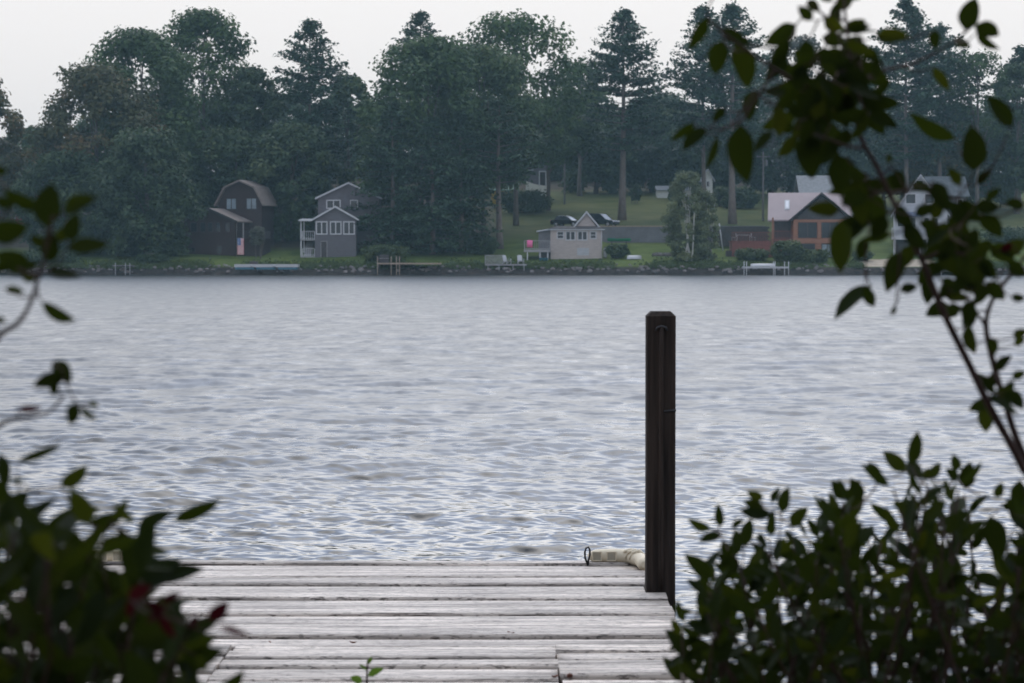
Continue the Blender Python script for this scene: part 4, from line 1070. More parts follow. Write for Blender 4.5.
# farther buildings glimpsed among the trees
h = House('grey_roofed_house', 'grey shingled roof of a house rising behind the log house', 826, 206, 322, cat='house')
X, Z = h.lx, h.lz
h.part('wall', MB().box(X(802), X(862), 0, 7, -2, Z(196)), 'pale_siding')
h.part('roof', MB().yz([(-.5, Z(197)), (3.5, Z(176)), (7.5, Z(197)), (7.5, Z(196)), (3.5, Z(174.6)), (-.5, Z(195.8))], X(799), X(865)), 'grey_shingle')
h.win(806, 814, 197.5, 204); h.win(840, 850, 197.5, 204)
h = House('shingled_back_house', 'weathered slate roofed house partly hidden behind the pale gabled house', 952, 215, 322, cat='house')
X, Z = h.lx, h.lz
h.part('wall', MB().box(X(930), X(966), 0, 6, -2, Z(196)), 'grey_siding')
h.part('roof', MB().yz([(-.5, Z(197)), (3, Z(177)), (6.5, Z(197)), (6.5, Z(195.8)), (3, Z(175.6)), (-.5, Z(195.8))], X(928), X(969)), 'slate_shingle')
h.win(957, 963, 199, 207)
h = House('white_porch_house', 'white building with a tall framed porch doorway among the trees above the cottage', 537, 193, 352, cat='house')
X, Z = h.lx, h.lz
h.part('wall', MB().box(X(526), X(548), 1.5, 8, -2, Z(158)), 'dull_wall' if 'dull_wall' in M else 'grey_siding')
h.part('porch_base', MB().xz([(X(526), -1.5), (X(546.6), -1.5), (X(546.6), Z(186)), (X(534), Z(184)), (X(526), Z(181))], 0, 1.48), 'white_siding')
fr = MB(); fr.box(X(538.8), X(539.9), -.02, .14, Z(186), Z(172)); fr.box(X(545.3), X(546.6), -.02, .14, Z(186), Z(172)); fr.box(X(538.8), X(546.6), -.02, .14, Z(172), Z(170.8))
h.part('porch_frame', fr, 'white_paint')
h.part('porch_door', MB().box(X(540), X(545.2), .3, .4, Z(186), Z(172.1)), 'dark_wood')
h.part('roof', MB().xz([(X(523), Z(159)), (X(551), Z(159)), (X(537), Z(148))], 1.2, 8.4), 'dark_shingle')
h.win(527.5, 533.5, 162, 170, 1.5)
h = House('yellow_shed', 'small yellow shed under a green roof half hidden by the central trunk', 504, 197.5, 344, cat='shed')
X, Z = h.lx, h.lz
h.part('wall', MB().box(X(491), X(517), 0, 3, -1, Z(190.5)), 'yellow_paint')
h.part('roof', MB().yz([(-.4, Z(191)), (1.5, Z(184)), (3.4, Z(191)), (3.4, Z(190)), (1.5, Z(183)), (-.4, Z(190))], X(489), X(519)), 'green_roof')
h.door(500, 505, 191.5, 197.5)
h = House('white_shed', 'long low white shed at the meadow top behind the birch', 678, 198.5, 362, cat='shed')
X, Z = h.lx, h.lz
h.part('wall', MB().box(X(657.5), X(702), 0, 4, -1.5, Z(190)), 'white_siding')
h.part('roof', MB().yz([(-.3, Z(190.6)), (2, Z(186.6)), (4.3, Z(190.6)), (4.3, Z(189.8)), (2, Z(185.4)), (-.3, Z(189.8))], X(656), X(704)), 'grey_shingle')
h.win(672, 678, 191.5, 195.5)
h = House('white_narrow_house', 'narrow white house end showing just right of the birch top', 711, 197, 358, cat='house')
X, Z = h.lx, h.lz
h.wall(X(703), X(712.5), 0, 6, Z(178), 'white_siding', gable=Z(170)); h.gable_roof(X(703), X(712.5), 0, 6, Z(178), Z(170), 'grey_shingle')
h.win(706, 709.5, 181, 187)
h = House('red_house', 'dark red house with white corners behind the left shrub sprig', 16, 221, 318, cat='house')
X, Z = h.lx, h.lz
h.wall(X(-14), X(25), 0, 7, Z(203), 'red_siding'); h.part('roof', MB().yz([(-.5, Z(203.5)), (3.5, Z(190)), (7.5, Z(203.5)), (7.5, Z(202)), (3.5, Z(188.5)), (-.5, Z(202))], X(-17), X(28)), 'dark_shingle')
h.part('upper_wall', MB().box(X(22), X(40), 4, 9, -.5, Z(186)), 'red_siding'); h.part('upper_roof', MB().xz([(X(20), Z(187)), (X(42), Z(187)), (X(31), Z(177))], 3.6, 9.4), 'dark_shingle')
h.win(30, 36, 181.5 + 5, 192, 4.0, fw=.14); h.win(3, 8, 206, 215); h.part('corner_post', MB().box(X(14.6), X(15.6), -.05, -.004, -.3, Z(203.5)), 'white_paint')
# ------------------------------------------------------------------ walls, poles
p0 = at(632, 243, 304.35)
rw = MB()
for i in range(9):                                    # coursed concrete blocks, each row set back a little
    z0 = i*.27; x = 11.2 - p0[0] - .12*(i % 2)
    while x < 20.9 - p0[0]: 
        rw.box(x + .008, x + .592, .01*i, .45 + .01*i, z0 + .004 - .4, z0 + .262 - .4); x += .6
rw = rw.build('retaining_wall', M['concrete'], None, tuple(p0)); tag(rw, 'long grey block retaining wall below the parked cars, ending behind the birch', 'wall')
MB().box(11.1 - p0[0], 20.9 - p0[0], .02, .56, 2.04, 2.16).build('coping', M['tan_wood'], rw)
p1 = at(744, 243, 299.75)
w2 = MB()
for i in range(9):
    z0 = i*.27; x = 24.2 - p1[0] - .2*(i % 2)
    while x < 31.4 - p1[0]: w2.box(x + .01, x + .69, .01*i, .4 + .01*i, z0 + .005 - .4, z0 + .26 - .4); x += .7
w2 = w2.build('dark_terrace_wall', M['dark_shingle'], None, tuple(p1)); tag(w2, 'dark block terrace wall behind the red timber terrace', 'wall')
MB().box(24.0 - p1[0], 31.4 - p1[0], .06, .52, 2.03, 2.11).build('coping', M['concrete'], w2)

def pole(label, px, y0_, y1_, Y, trans):
    a = at(px, y1_, Y); zg = ground_z(a[0], Y); top = at(px, y0_, Y)[2] - zg
    r = thing('utility_pole', (a[0], Y, zg), label, 'pole', 'utility poles on the slope')
    MB().tube([(0, 0, -.4), (0, 0, top)], [.15, .10], 9).build('shaft', M['pole_wood'], r)
    MB().box(-.9, .9, -.17, -.07, top - .7, top - .56).build('crossarm', M['pole_wood'], r)
    for x in (-.8, .8): MB().lathe([(.03, 0), (.06, .04), (.04, .09), (.05, .13), (.02, .16)], 8, (x, -.12, top - .558)).build('insulator', M['concrete'], r)
    if trans: MB().lathe([(.18, 0), (.22, .05), (.22, .75), (.14, .85)], 12, (.38, 0, top - 1.9)).build('transformer', M['concrete'], r)
pole('grey wooden utility pole on the meadow between the white porch and the lone pine', 564.5, 140, 195, 352, False)
pole('grey utility pole with a transformer left of the pink roof', 763, 152, 216, 326, True)

# ------------------------------------------------------------------ cars
def car(name, label, px, Y, rz, paint, tall, roofpaint=None):
    x = at(px, 230, Y)[0]; z = ground_z(x, Y)
    r = thing(name, (x, Y, z + .02), label, 'car', 'cars parked above the cottage', rz)
    W2 = .88 if tall else .86; L = 4.5 if tall else 4.3; H1 = 1.72 if tall else 1.45; b0 = 0.30; bl = .98 if tall else .88
    # body: outline of the side in x (length) and z, with wheel arches
    def arch(cx): return [(cx + .36*math.cos(a), .33 + .36*math.sin(a)) for a in np.linspace(math.pi - .1, .1, 7)]
    fx, bx = -L/2 + .85, L/2 - .9
    prof = [(-L/2 + .08, b0)] + arch(fx) + arch(bx) + [(L/2 - .06, b0), (L/2, .62), (L/2 - .04, bl), (L/2 - .25, bl + .06), (-L/2 + 1.25, bl + .02), (-L/2 + .22, bl - .16), (-L/2 + .02, .66)]
    MB().xz(prof, -W2, W2).build('body', M[paint], r, bevel=.05)
    g0 = -L/2 + 1.15; g1 = L/2 - (.12 if tall else .55)
    cab = [(g0, bl), (g0 + .85, H1 - .05), (g0 + 1.2, H1), (g1 - .75, H1), (g1 - .3, H1 - .08), (g1, bl)]
    gl = MB(); n = len(cab); ins = .16
    vs = [(a, -W2 + (.03 if c_ == bl else ins), c_) for a, c_ in cab] + [(a, W2 - (.03 if c_ == bl else ins), c_) for a, c_ in cab]
    gl.add(vs, [tuple(range(n)), tuple(range(2*n-1, n-1, -1))] + [(i, i+n, (i+1) % n + n, (i+1) % n) for i in range(n)])
    gl.build('windows', M['glass'], r)
    rf = [(g0 + 1.0, H1 - .01), (g1 - .55, H1 - .01), (g1 - .75, H1 + .05), (g0 + 1.25, H1 + .05)]
    MB().xz(rf, -W2 + .15, W2 - .15).build('roof', M[roofpaint or paint], r, bevel=.02)
    pl_ = MB()
    for sy in (-1, 1):
        for (xa, xb) in ((g0, g0 + .95), (g0 + 1.75, g0 + 1.85), (g1 - .08, g1 - .45)):
            za, zb2 = bl, H1; ya, yb = sy*(W2 - .02), sy*(W2 - ins + .012)
            pl_.tube([(xa, ya, za), (xb, yb, zb2)], .045, 6)
    pl_.build('pillars', M[paint], r)
    for cx in (fx, bx):
        for sy in (-1, 1):
            w = MB().lathe([(.20, -.1), (.31, -.1), (.335, -.07), (.335, .07), (.31, .1), (.20, .1)], 18, (cx, sy*(W2 - .11), .335), 'y').build('wheel', M['tyre'], r)
            MB().lathe([(.05, -.115), (.19, -.108), (.2, .108), (.05, .115)], 14, (cx, sy*(W2 - .11), .335), 'y').build('rim', M['rim'], w)
    for sy in (-1, 1):
        MB().box(-L/2 + .0, -L/2 + .2, sy*.74 - .12, sy*.74 + .12, .66, .8).build('headlight', M['lamp_glass'], r, bevel=.02)
        MB().box(L/2 - .1, L/2 + .005, sy*.74 - .1, sy*.74 + .1, .72, .92).build('tail_light', M['flag_red'], r, bevel=.02)
        MB().box(g0 + .55, g0 + .72, sy*(W2 + .09) - .09, sy*(W2 + .09) + .09, bl + .03, bl + .17).build('mirror', M[paint], r, bevel=.02)
    MB().box(-L/2 - .005, -L/2 + .06, -.5, .5, .42, .6).build('grille', M['tyre'], r, bevel=.02)
car('dark_suv', 'dark grey suv parked right of the cottage dormer gable', 601.5, 316.5, R(148), 'car_black', True)
car('silver_topped_car', 'black car with a pale reflecting windscreen left of the dormer gable', 567.5, 317, R(150), 'car_black', False, 'car_silver')

# ------------------------------------------------------------------ things on the bank
def hull(L, Wd, Hh, n=9, open_=True, point=1):
    """a boat shell: stations along x, keel down"""
    vs, fs = [], []; m_ = 7
    for i in range(n):
        u = i/(n-1); s_ = max(.03, math.sin(math.pi*(.5 + .5*abs(2*u-1)**1.8*.98))) if point == 2 else max(.04, 1 - max(0, (u - .45)/.55)**2.2)
        for k in range(m_):
            a = math.pi*k/(m_-1)
            vs.append(((u-.5)*L, -math.cos(a)*Wd/2*s_, Hh*(1 - math.sin(a)**.7) + .12*Hh*abs(2*u-1)**3))
    for i in range(n-1):
        for k in range(m_-1): fs.append((i*m_+k, (i+1)*m_+k, (i+1)*m_+k+1, i*m_+k+1))
    fs.append(tuple(range(m_))); fs.append(tuple((n-1)*m_ + k for k in range(m_-1, -1, -1)))
    return MB().add(vs, fs, True)
q = at(634.3, 257.5, 286); 
bt = thing('upturned_rowboat', (q[0], q[1], ground_z(q[0], q[1])), 'small white rowboat lying upside down on the lawn right of the cottage', 'boat')
o = hull(1.7, .8, .42).build('hull', M['plastic_white'], bt); o.rotation_euler = (math.pi, 0, 0); o.location = (0, 0, .46)
MB().box(-.8, .7, -.025, .025, .445, .475).build('keel', M['plastic_white'], bt)
q = at(619, 240.6, 300)
zc_ = at(619, 240.6, 300)[2]; zg_ = ground_z(q[0], 300)
cn_ = thing('canoe', (q[0], 300, zc_ - .1), 'green canoe with a blue end lying on a rack before the retaining wall', 'canoe')
hull(2.9, .75, .36, 11, point=2).build('hull', M['green_plastic'], cn_)
MB().xy([(-1.30, -.06), (-.5, -.27), (-.5, .27), (-1.30, .06)], .372, .42).build('blue_cover', M['blue_plastic'], cn_)
rk = thing('canoe_rack', (q[0], 300, zg_), 'low dark timber rack carrying the green canoe', 'rack')
for x in (-.9, .9): 
    MB().box(x-.05, x+.05, -.4, .4, zc_ - .1 - zg_ - .1, zc_ - .1 - zg_ - .004).build('beam', M['dark_wood'], rk)
    for y in (-.35, .35): MB().box(x-.045, x+.045, y-.045, y+.045, -.2, zc_ - .1 - zg_ - .102).build('leg', M['dark_wood'], rk)
q = at(605.3, 249, 287.5)
tk = thing('gas_tank', (q[0], q[1], ground_z(q[0], q[1])), 'white upright gas tank at the right wall of the cottage', 'tank')
MB().lathe([(.1, .05), (.22, .1), (.27, .2), (.27, .95), (.22, 1.1), (.08, 1.18)], 14).build('cylinder', M['plastic_white'], tk)
MB().lathe([(.2, -.1), (.2, .09)], 14).build('foot_ring', M['concrete'], tk)
MB().lathe([(.07, 1.185), (.11, 1.2), (.11, 1.32), (.06, 1.34)], 10).build('valve_cap', M['concrete'], tk)

# lakeside deck with two white slatted chairs
def plank_dock(name, label, pxa, pxb, py, Y0, depth, mtop, mside, h_, posts=(), group=None, rail=False, th=.14, postm='tan_wood', ph=.7):
    a = at(pxa, py, Y0); b_ = at(pxb, py, Y0); w = b_[0] - a[0]
    r = thing(name, (a[0], Y0, a[2]), label, 'dock', group)
    d = MB()
    n = max(4, int(w/.16))
    for i in range(n): d.box(w*i/n + .008, w*(i+1)/n - .008, 0, depth, -.04, 0)
    d.build('deck_boards', M[mtop], r)
    MB().box(.02, w-.02, .02, depth-.02, -.04 - th, -.043).build('side_frame', M[mside], r)
    for x in posts:
        X_ = (x - pxa) * Y0 / F
        MB().tube([(X_, -.07, -a[2] - .8), (X_, -.07, ph)], .045, 8).build('post', M[postm], r)
    return r, w
r, w = plank_dock('lakeside_deck', 'low grey lakeside deck with a slatted railing, carrying two white chairs', 485, 527, 264, 280.7, 3.2, 'grey_wood', 'grey_wood', 1, (488, 499, 513, 524), ph=-.05, postm='grey_wood')
rl = MB()
for i in range(20): rl.box(.05 + i*.105, .10 + i*.105, -.02, .03, .002, .98)
for i in range(20): rl.box(-.02, .03, .1 + i*.15, .15 + i*.15, .002, .98)
rl.box(-.03, 2.15, -.03, .045, .982, 1.04); rl.build('railing', M['grey_wood'], r)
def adirondack(px, label, rz):
    q = at(px, 263.5, 282); zd = at(485, 264, 280.7)[2]
    c_ = thing('slatted_chair', (q[0], 282.2, zd + .002), label, 'chair', 'white slatted chairs on the lakeside deck', rz)
    seat = MB()
    for i in range(6): seat.box(-.27, .27, -.35 + i*.11, -.255 + i*.11, .38 - i*.025, .40 - i*.025)
    seat.build('seat', M['plastic_white'], c_)
    bk = MB()
    for i in range(6):
        x = -.28 + i*.095; t_ = .98 + .08*math.sin(math.pi*(i + .5)/6)
        bk.yz([(.28, .24), (.30, .24), (.30 + (t_-.24)*.36, t_), (.28 + (t_-.24)*.36, t_)], x, x + .085)
    bk.build('backrest', M['plastic_white'], c_)
    for sx in (-1, 1):
        MB().box(sx*.36 - .06, sx*.36 + .06, -.40, .38, .56, .585).build('armrest', M['plastic_white'], c_)
        MB().box(sx*.33 - .02, sx*.33 + .02, -.36, -.27, 0, .558).build('leg', M['plastic_white'], c_)
        MB().yz([(-.26, .30), (-.26, .38), (.52, .10), (.52, 0), (.44, 0)], sx*.30 - .018, sx*.30 + .018).build('side_rail', M['plastic_white'], c_)
adirondack(507, 'white slatted chair on the lakeside deck, nearer its railing', R(40))
adirondack(520.5, 'white slatted chair at the right end of the lakeside deck', R(12))

plank_dock('brown_shore_dock', 'brown timber dock with tall tan posts below the dark hemlocks', 377, 441, 262.8, 279.4, 2.4, 'tan_wood', 'tan_wood', 1, (377.5, 391.2, 396.5, 399.5), ph=.75)
a = at(377.5, 262.8, 279.4); zd = a[2]
bn = thing('storage_bench', (at(384, 262, 280)[0], 280.0, zd), 'dark storage bench standing between the posts of the brown dock', 'bench')
MB().box(-.55, .55, -.2, .3, .02, .48).build('chest', M['dark_wood'], bn); MB().box(-.58, .58, -.24, .33, .482, .53).build('lid', M['grey_wood'], bn); MB().box(-.56, .56, .34, .38, .2, .95).build('backrest', M['dark_wood'], bn)
r, w = plank_dock('swim_raft', 'long white topped swim raft with blue floats moored before the dark house', 234, 298, 264.2, 277.6, 2.4, 'plastic_white', 'plastic_white', 1, (), th=.30)
for x in (.1, 2.5, 5.0): MB().box(x, x + 2.2, .1, 2.3, -.62, -.345).build('float', M['blue_plastic'], r, bevel=.05)
for x in (2.0, 4.6): MB().lathe([(.05, -.3), (.12, -.25), (.12, -.06), (.05, -.045)], 10, (x, -.1, 0)).build('fender', M['plastic_white'], r)
MB().box(1.7, 2.6, .8, 1.5, .003, .34).build('locker', M['dark_wood'], r, bevel=.02)
r, w = plank_dock('white_pipe_dock', 'white pipe dock with upright poles before the log house', 743, 789, 266.6, 278.6, 1.6, 'plastic_white', 'plastic_white', 1, (744, 746.5, 773.5, 775, 784.5, 788.5), th=.16, postm='plastic_white', ph=.6)
hu = hull(2.8, .9, .32).build('overturned_dinghy', M['plastic_white'], None, (at(763, 266.6, 279.2)[0], 279.3, at(763, 266.6, 279.2)[2] + .36)); hu.rotation_euler = (math.pi, 0, 0); tag(hu, 'white dinghy lying keel up on the white pipe dock', 'boat')
plank_dock('small_jetty', 'short grey posted jetty at the bank beside the left shrub sprig', 115, 131, 265.2, 279.2, 1.4, 'grey_wood', 'dark_wood', 1, (115.5, 125.5, 130), ph=.25, postm='grey_wood')
plank_dock('pale_floating_dock', 'pale floating dock half hidden by the right branch, below the gabled house', 938, 992, 268.4, 278.8, 1.8, 'concrete', 'concrete', 1, (941, 958, 975), th=.3, postm='plastic_white', ph=.3)
for i, (px, lb) in enumerate(((947, 'white float cushion on the pale floating dock, left one'), (962, 'white float cushion on the pale floating dock, right one'))):
    q = at(px, 268.4, 279.4)
    o = MB().lathe([(.05, -.55), (.22, -.5), (.27, -.2), (.27, .2), (.22, .5), (.05, .55)], 12, (0, 0, .27), 'x').build('float_cushion', M['plastic_white'], None, (q[0], 279.7, at(938, 268.4, 278.8)[2] + .002))
    tag(o, lb, 'float', 'white floats on the floating dock')

# stones that edge the water
rng = np.random.default_rng(3); Vs, Qs = [], []
def stone_at(c_, s_):
    b0_ = len(Vs); k = 0
    dd = []
    for i in range(4):
        for j in range(7):
            th_ = math.pi*(i + .5)/4; w_ = 2*math.pi*j/7
            rr_ = s_*rng.uniform(.75, 1.2)
            Vs.append((c_[0] + rr_*math.sin(th_)*math.cos(w_)*1.25, c_[1] + rr_*math.sin(th_)*math.sin(w_), c_[2] + rr_*.75*math.cos(th_)))
    for i in range(3):
        for j in range(7): Qs.append((b0_+i*7+j, b0_+i*7+(j+1) % 7, b0_+(i+1)*7+(j+1) % 7, b0_+(i+1)*7+j))
    Qs.append((b0_, b0_+1, b0_+2, b0_+3)); Qs.append((b0_, b0_+3, b0_+4, b0_+5))
for i in range(1300):
    x = rng.uniform(-75, 75); y = rng.uniform(280.4, 282.6); 
    if 41 < x < 49.5 and y > 281: continue
    if rng.random() > .45 + .55*math.sin(x*.35 + 2)**2: continue
    stone_at((x, y, ground_z(x, y) + .02), rng.uniform(.07, .24) * (1.2 if y < 281.3 else .8))
for i in range(150):
    x = rng.uniform(17, 21.5); y = rng.uniform(288.5, 290); stone_at((x, y, ground_z(x, y) + .1), rng.uniform(.15, .3))
sm_ = raw_mesh('shore_stones', np.array(Vs), np.array(Qs)); tag(link_mesh('shore_stones', sm_, M['stone']), 'rough stones edging the far shore', kind='stuff')
# weeds and rough grass along the bank
n = 26000
xx = rng.uniform(-80, 80, n); yy = 280.75 + rng.gamma(1.5, .8, n); zz = np.array([ground_z(a, b_) for a, b_ in zip(xx, yy)])
keep = ~((xx > 41) & (xx < 49.5) & (yy < 286.5)) & (np.sin(xx*.8) + np.sin(xx*.27 + 1) + rng.normal(0, .6, n) > -.5)
P = np.stack([xx, yy, zz + .12], 1)[keep]
fc = rng.normal(size=P.shape) * (1, 1, .2)
V_, Q_, t_ = leaf_quads(P, .17, rng, fc, None, .2)
tag(link_mesh('bank_weeds', raw_mesh('bank_weeds', V_, Q_, t_), M['shrub_leaf']), 'rough grass and weeds along the far bank', kind='stuff')
# ------------------------------------------------------------------ trees of the near bank, behind and over the photographer: they shade the foreground
def near_tree(label, x, y, h_, rx, zb, seed, n=9000):
    rng = np.random.default_rng(seed); zg = ground_z(x, y)
    r = thing('bank_tree', (x, y, zg), label, 'tree', 'trees over the near bank')
    L = 34; LC, LR = [], []
    for i in range(L):
        u = (i + .5)/L; w = 2.4*i; rad = rx*math.sqrt(rng.uniform(.05, 1))*(1 - .5*max(0, u - .5)); LC.append((rad*math.cos(w), rad*math.sin(w), zb + (h_ - zb)*u)); LR.append(rng.uniform(.8, 1.5))
    LC, LR = np.array(LC), np.array(LR); pick = rng.integers(0, L, n); d = rng.normal(size=(n, 3)); d /= np.linalg.norm(d, axis=1)[:, None]
    P = LC[pick] + d*(LR[pick]*rng.uniform(0, 1, n)**.4)[:, None]*(1, 1, .7); P[:, 2] = np.maximum(P[:, 2], zb - .3)
    V_, Q_, t_ = leaf_quads(P, .16, rng, d*.5 + (0, 0, .6)); link_mesh('crown', raw_mesh('crown', V_, Q_, t_), M['canopy_leaf'], r)
    tb = MB(); trunk_tube(tb, (0, 0, -.2), (.3, .2, h_*.85), .2, rng)
    for j in range(0, L, 4): tb.tube([(.1, .1, LC[j][2]*.7), LC[j]*.55 + (0, 0, LC[j][2]*.4), LC[j]], [.06, .04, .012], 5)
    tb.build('trunk', M['bark'], r)
near_tree('leafy tree on the near bank, behind the left shrub, outside the view', -4.6, -1.5, 11, 4.6, 4.2, 201)
near_tree('leafy tree on the near bank, behind the right shrub, outside the view', 4.8, -2.2, 11, 4.8, 4.2, 202)
near_tree('leafy tree straight behind the photographer', 0.4, -7.5, 12, 5.0, 2.0, 203)
near_tree('leafy tree on the near bank far to the left, outside the view', -10.5, -5.5, 11, 5.0, 1.5, 204)
near_tree('leafy tree on the near bank far to the right, outside the view', 10.8, -6.0, 11, 5.0, 1.5, 205)

# ------------------------------------------------------------------ near shrubs: every leaf a folded, curving blade
LT = np.array([0, .07, .18, .32, .48, .64, .79, .91, 1.0])
LW = np.array([.05, .38, .75, .97, 1.0, .86, .58, .26, .02])
def blades(items, rng):
    """items: (base, tip, full width, roll); returns one leaf mesh's vertices, quads and tones"""
    Vs, Qs, T = [], [], []
    eye = np.array((0, 0, EYE)); m_ = len(LT)
    for (b_, t_, w, roll) in items:
        b_, t_ = np.array(b_), np.array(t_); a = t_ - b_; L = np.linalg.norm(a)
        if L < 1e-4: continue
        a /= L
        n = eye - (b_ + t_)/2; n -= a*(a @ n); ln = np.linalg.norm(n)
        n = n/ln if ln > 1e-3 else np.array((0, 0, 1.0))
        s = np.cross(a, n); n, s = n*math.cos(roll) + s*math.sin(roll), s*math.cos(roll) - n*math.sin(roll)
        fold = rng.uniform(.12, .45); curl = rng.uniform(-.16, .10); hw = w/2; side = rng.uniform(-.07, .07); tw = rng.uniform(-.25, .25)
        base = len(Vs)
        for k in range(m_):
            u = LT[k]; c_ = b_ + a*(L*u) + n*(curl*L*(u*u - u*.4)) + s*(side*L*math.sin(math.pi*u))
            wv_ = hw*LW[k]*(1 + .05*math.sin(9*u + roll)); q = tw*u
            s2 = s*math.cos(q) + n*math.sin(q); n2 = n*math.cos(q) - s*math.sin(q)
            Vs += [c_ - s2*wv_ + n2*(fold*wv_), c_, c_ + s2*wv_ + n2*(fold*wv_)]
        tone = float(np.clip(rng.normal(.45, .22), 0, 1))
        for k in range(m_ - 1):
            for j in range(2): i = base + k*3 + j; Qs.append((i, i+1, i+4, i+3)); T.append(tone)
    return np.array(Vs), np.array(Qs), np.array(T)

def hero(px0_, py0_, px1_, py1_, w, d, rng, asp=.46):
    """a leaf seen from (px0,py0) at its stalk to (px1,py1) at its tip, w pixels across"""
    dz = rng.uniform(-.25, .25) * math.hypot(px1_-px0_, py1_-py0_) / F * d
    b_ = at(px0_, py0_, d); t_ = at(px1_, py1_, d + dz); L = np.linalg.norm(t_ - b_); wm_ = w * 1.12 / F * d
    full = min(max(wm_, L*asp), L*.62); roll = math.acos(min(1, wm_/full)) * rng.choice((-1, 1)) if full > wm_ else rng.uniform(-.2, .2)
    return (b_, t_, full, roll*.95)

def twig_net(mb, stems, bases, r=.0011):
    """run a thin stalk from every leaf base to the nearest wood, leaf by leaf"""
    nodes = [np.array(p_) for s_ in stems for p_ in s_]; todo = [np.array(b_) for b_ in bases]
    A = np.array(nodes)
    D = [np.min(np.linalg.norm(A - b_, axis=1)) for b_ in todo]; I = [int(np.argmin(np.linalg.norm(A - b_, axis=1))) for b_ in todo]
    while todo:
        k = int(np.argmin(D)); b_ = todo.pop(k); src = nodes[I[k]]; D.pop(k); I.pop(k)
        mid = (src + b_)/2 + np.array((0, 0, -.12))*np.linalg.norm(b_ - src)
        L = np.linalg.norm(b_ - src); rr = r*(1 + min(1.2, L/.15))
        mb.tube([src, mid, b_], [rr, rr*.85, r*.6], 5)
        for q in (mid, b_):
            nodes.append(q)
            for j, c_ in enumerate(todo):
                dd = np.linalg.norm(q - c_)
                if dd < D[j]: D[j] = dd; I[j] = len(nodes) - 1

def smooth_path(pts, n=8):
    """Catmull-Rom through the points"""
    P = [pts[0]] + list(pts) + [pts[-1]]; out = []
    for i in range(1, len(P) - 2):
        for k in range(n):
            u = k/n; a, b_, c_, d_ = map(np.array, (P[i-1], P[i], P[i+1], P[i+2]))
            out.append(.5*((2*b_) + (-a + c_)*u + (2*a - 5*b_ + 4*c_ - d_)*u*u + (-a + 3*b_ - 3*c_ + d_)*u**3))
    out.append(np.array(pts[-1])); return out

def leafy_stems(base_fn, tips, rng, Lr, per, spread=.45, tail=.45, asp=(.36, .5)):
    """stems from the ground to the tips with leaves up the last stretch; returns stems, leaf items"""
    stems, items = [], []
    for tip in tips:
        b_ = base_fn(); tip = np.array(tip); H_ = tip[2] - b_[2]
        c1 = b_ + np.array((0, 0, H_*.55)) + (tip - b_)*(.15, .15, 0); c2 = tip - np.array((0, 0, H_*.22)) - (tip - b_)*(.12, .12, 0)
        pts = [(1-u)**3*b_ + 3*(1-u)**2*u*c1 + 3*(1-u)*u*u*c2 + u**3*tip + rng.normal(0, .006, 3)*(0 < u < 1) for u in np.linspace(0, 1, 10)]
        stems.append(pts); n = int(per*rng.uniform(.7, 1.3)); ang = rng.uniform(0, 6.28)
        for k in range(n):
            u = 1 - tail*(k/n)**1.1; f_ = u*9; i = min(8, int(f_)); p_ = pts[i]*(1 - f_ + i) + pts[i+1]*(f_ - i)
            t_ = pts[i+1] - pts[i]; t_ = t_/np.linalg.norm(t_); ang += 2.4
            q = np.cross(t_, (0.2, 1, .1)); q /= np.linalg.norm(q); r_ = np.cross(t_, q)
            o = q*math.cos(ang) + r_*math.sin(ang)
            lift = rng.uniform(-.25, .6) if k > 3 else rng.uniform(.5, 1.6)
            d_ = o + t_*lift + np.array((0, 0, rng.uniform(-.75, .3) if k > 3 else rng.uniform(-.2, .2))); d_ /= np.linalg.norm(d_)
            L = rng.uniform(*Lr); st_ = p_ + d_*.008
            items.append((st_, st_ + d_*L, L*rng.uniform(*asp), rng.uniform(-1.3, 1.3)))
    return stems, items

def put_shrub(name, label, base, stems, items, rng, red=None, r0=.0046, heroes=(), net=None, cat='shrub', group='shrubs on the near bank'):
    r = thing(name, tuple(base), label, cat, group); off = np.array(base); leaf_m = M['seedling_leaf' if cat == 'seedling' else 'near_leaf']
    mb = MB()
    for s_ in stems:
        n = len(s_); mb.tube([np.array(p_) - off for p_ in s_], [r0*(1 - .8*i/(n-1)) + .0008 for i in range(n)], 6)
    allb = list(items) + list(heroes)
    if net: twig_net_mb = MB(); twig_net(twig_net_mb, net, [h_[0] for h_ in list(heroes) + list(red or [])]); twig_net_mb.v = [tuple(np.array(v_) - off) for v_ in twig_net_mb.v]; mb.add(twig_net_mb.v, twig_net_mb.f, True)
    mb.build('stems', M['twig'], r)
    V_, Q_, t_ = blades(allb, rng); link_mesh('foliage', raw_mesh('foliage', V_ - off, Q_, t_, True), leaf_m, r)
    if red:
        V_, Q_, t_ = blades(red, rng); o = link_mesh('red_foliage', raw_mesh('red_foliage', V_ - off, Q_, t_, True), M['near_red_leaf'], r); o['label'] = 'dark red leaves'
    return r

# the low dense shrub at the lower right
rng = np.random.default_rng(31)
TOPX = [660, 690, 705, 722, 745, 768, 800, 815, 838, 865, 885, 912, 935, 958, 978, 990, 1005, 1024, 1080]
TOPY = [668, 600, 560, 535, 522, 515, 528, 528, 494, 500, 480, 470, 480, 480, 500, 540, 520, 505, 500]
tips = []
while len(tips) < 152:
    px = rng.uniform(672, 1075); t_ = np.interp(px, TOPX, TOPY); py = t_ + 6 + abs(rng.normal(0, 1))*70
    if rng.random() < .25: py = rng.uniform(t_ + 30, 740)
    if py > 745 or (975 < px < 1012 and 515 < py < 610 and rng.random() < .85) or (712 < px < 772 and 552 < py < 592 and rng.random() < .7): continue
    tips.append(at(px, py, rng.uniform(3.7, 4.75)))
bf = lambda: np.array((rng.normal(.68, .20), rng.normal(4.2, .22), .27))
stems, items = leafy_stems(bf, tips, rng, (.038, .062), 14)
d = 4.0
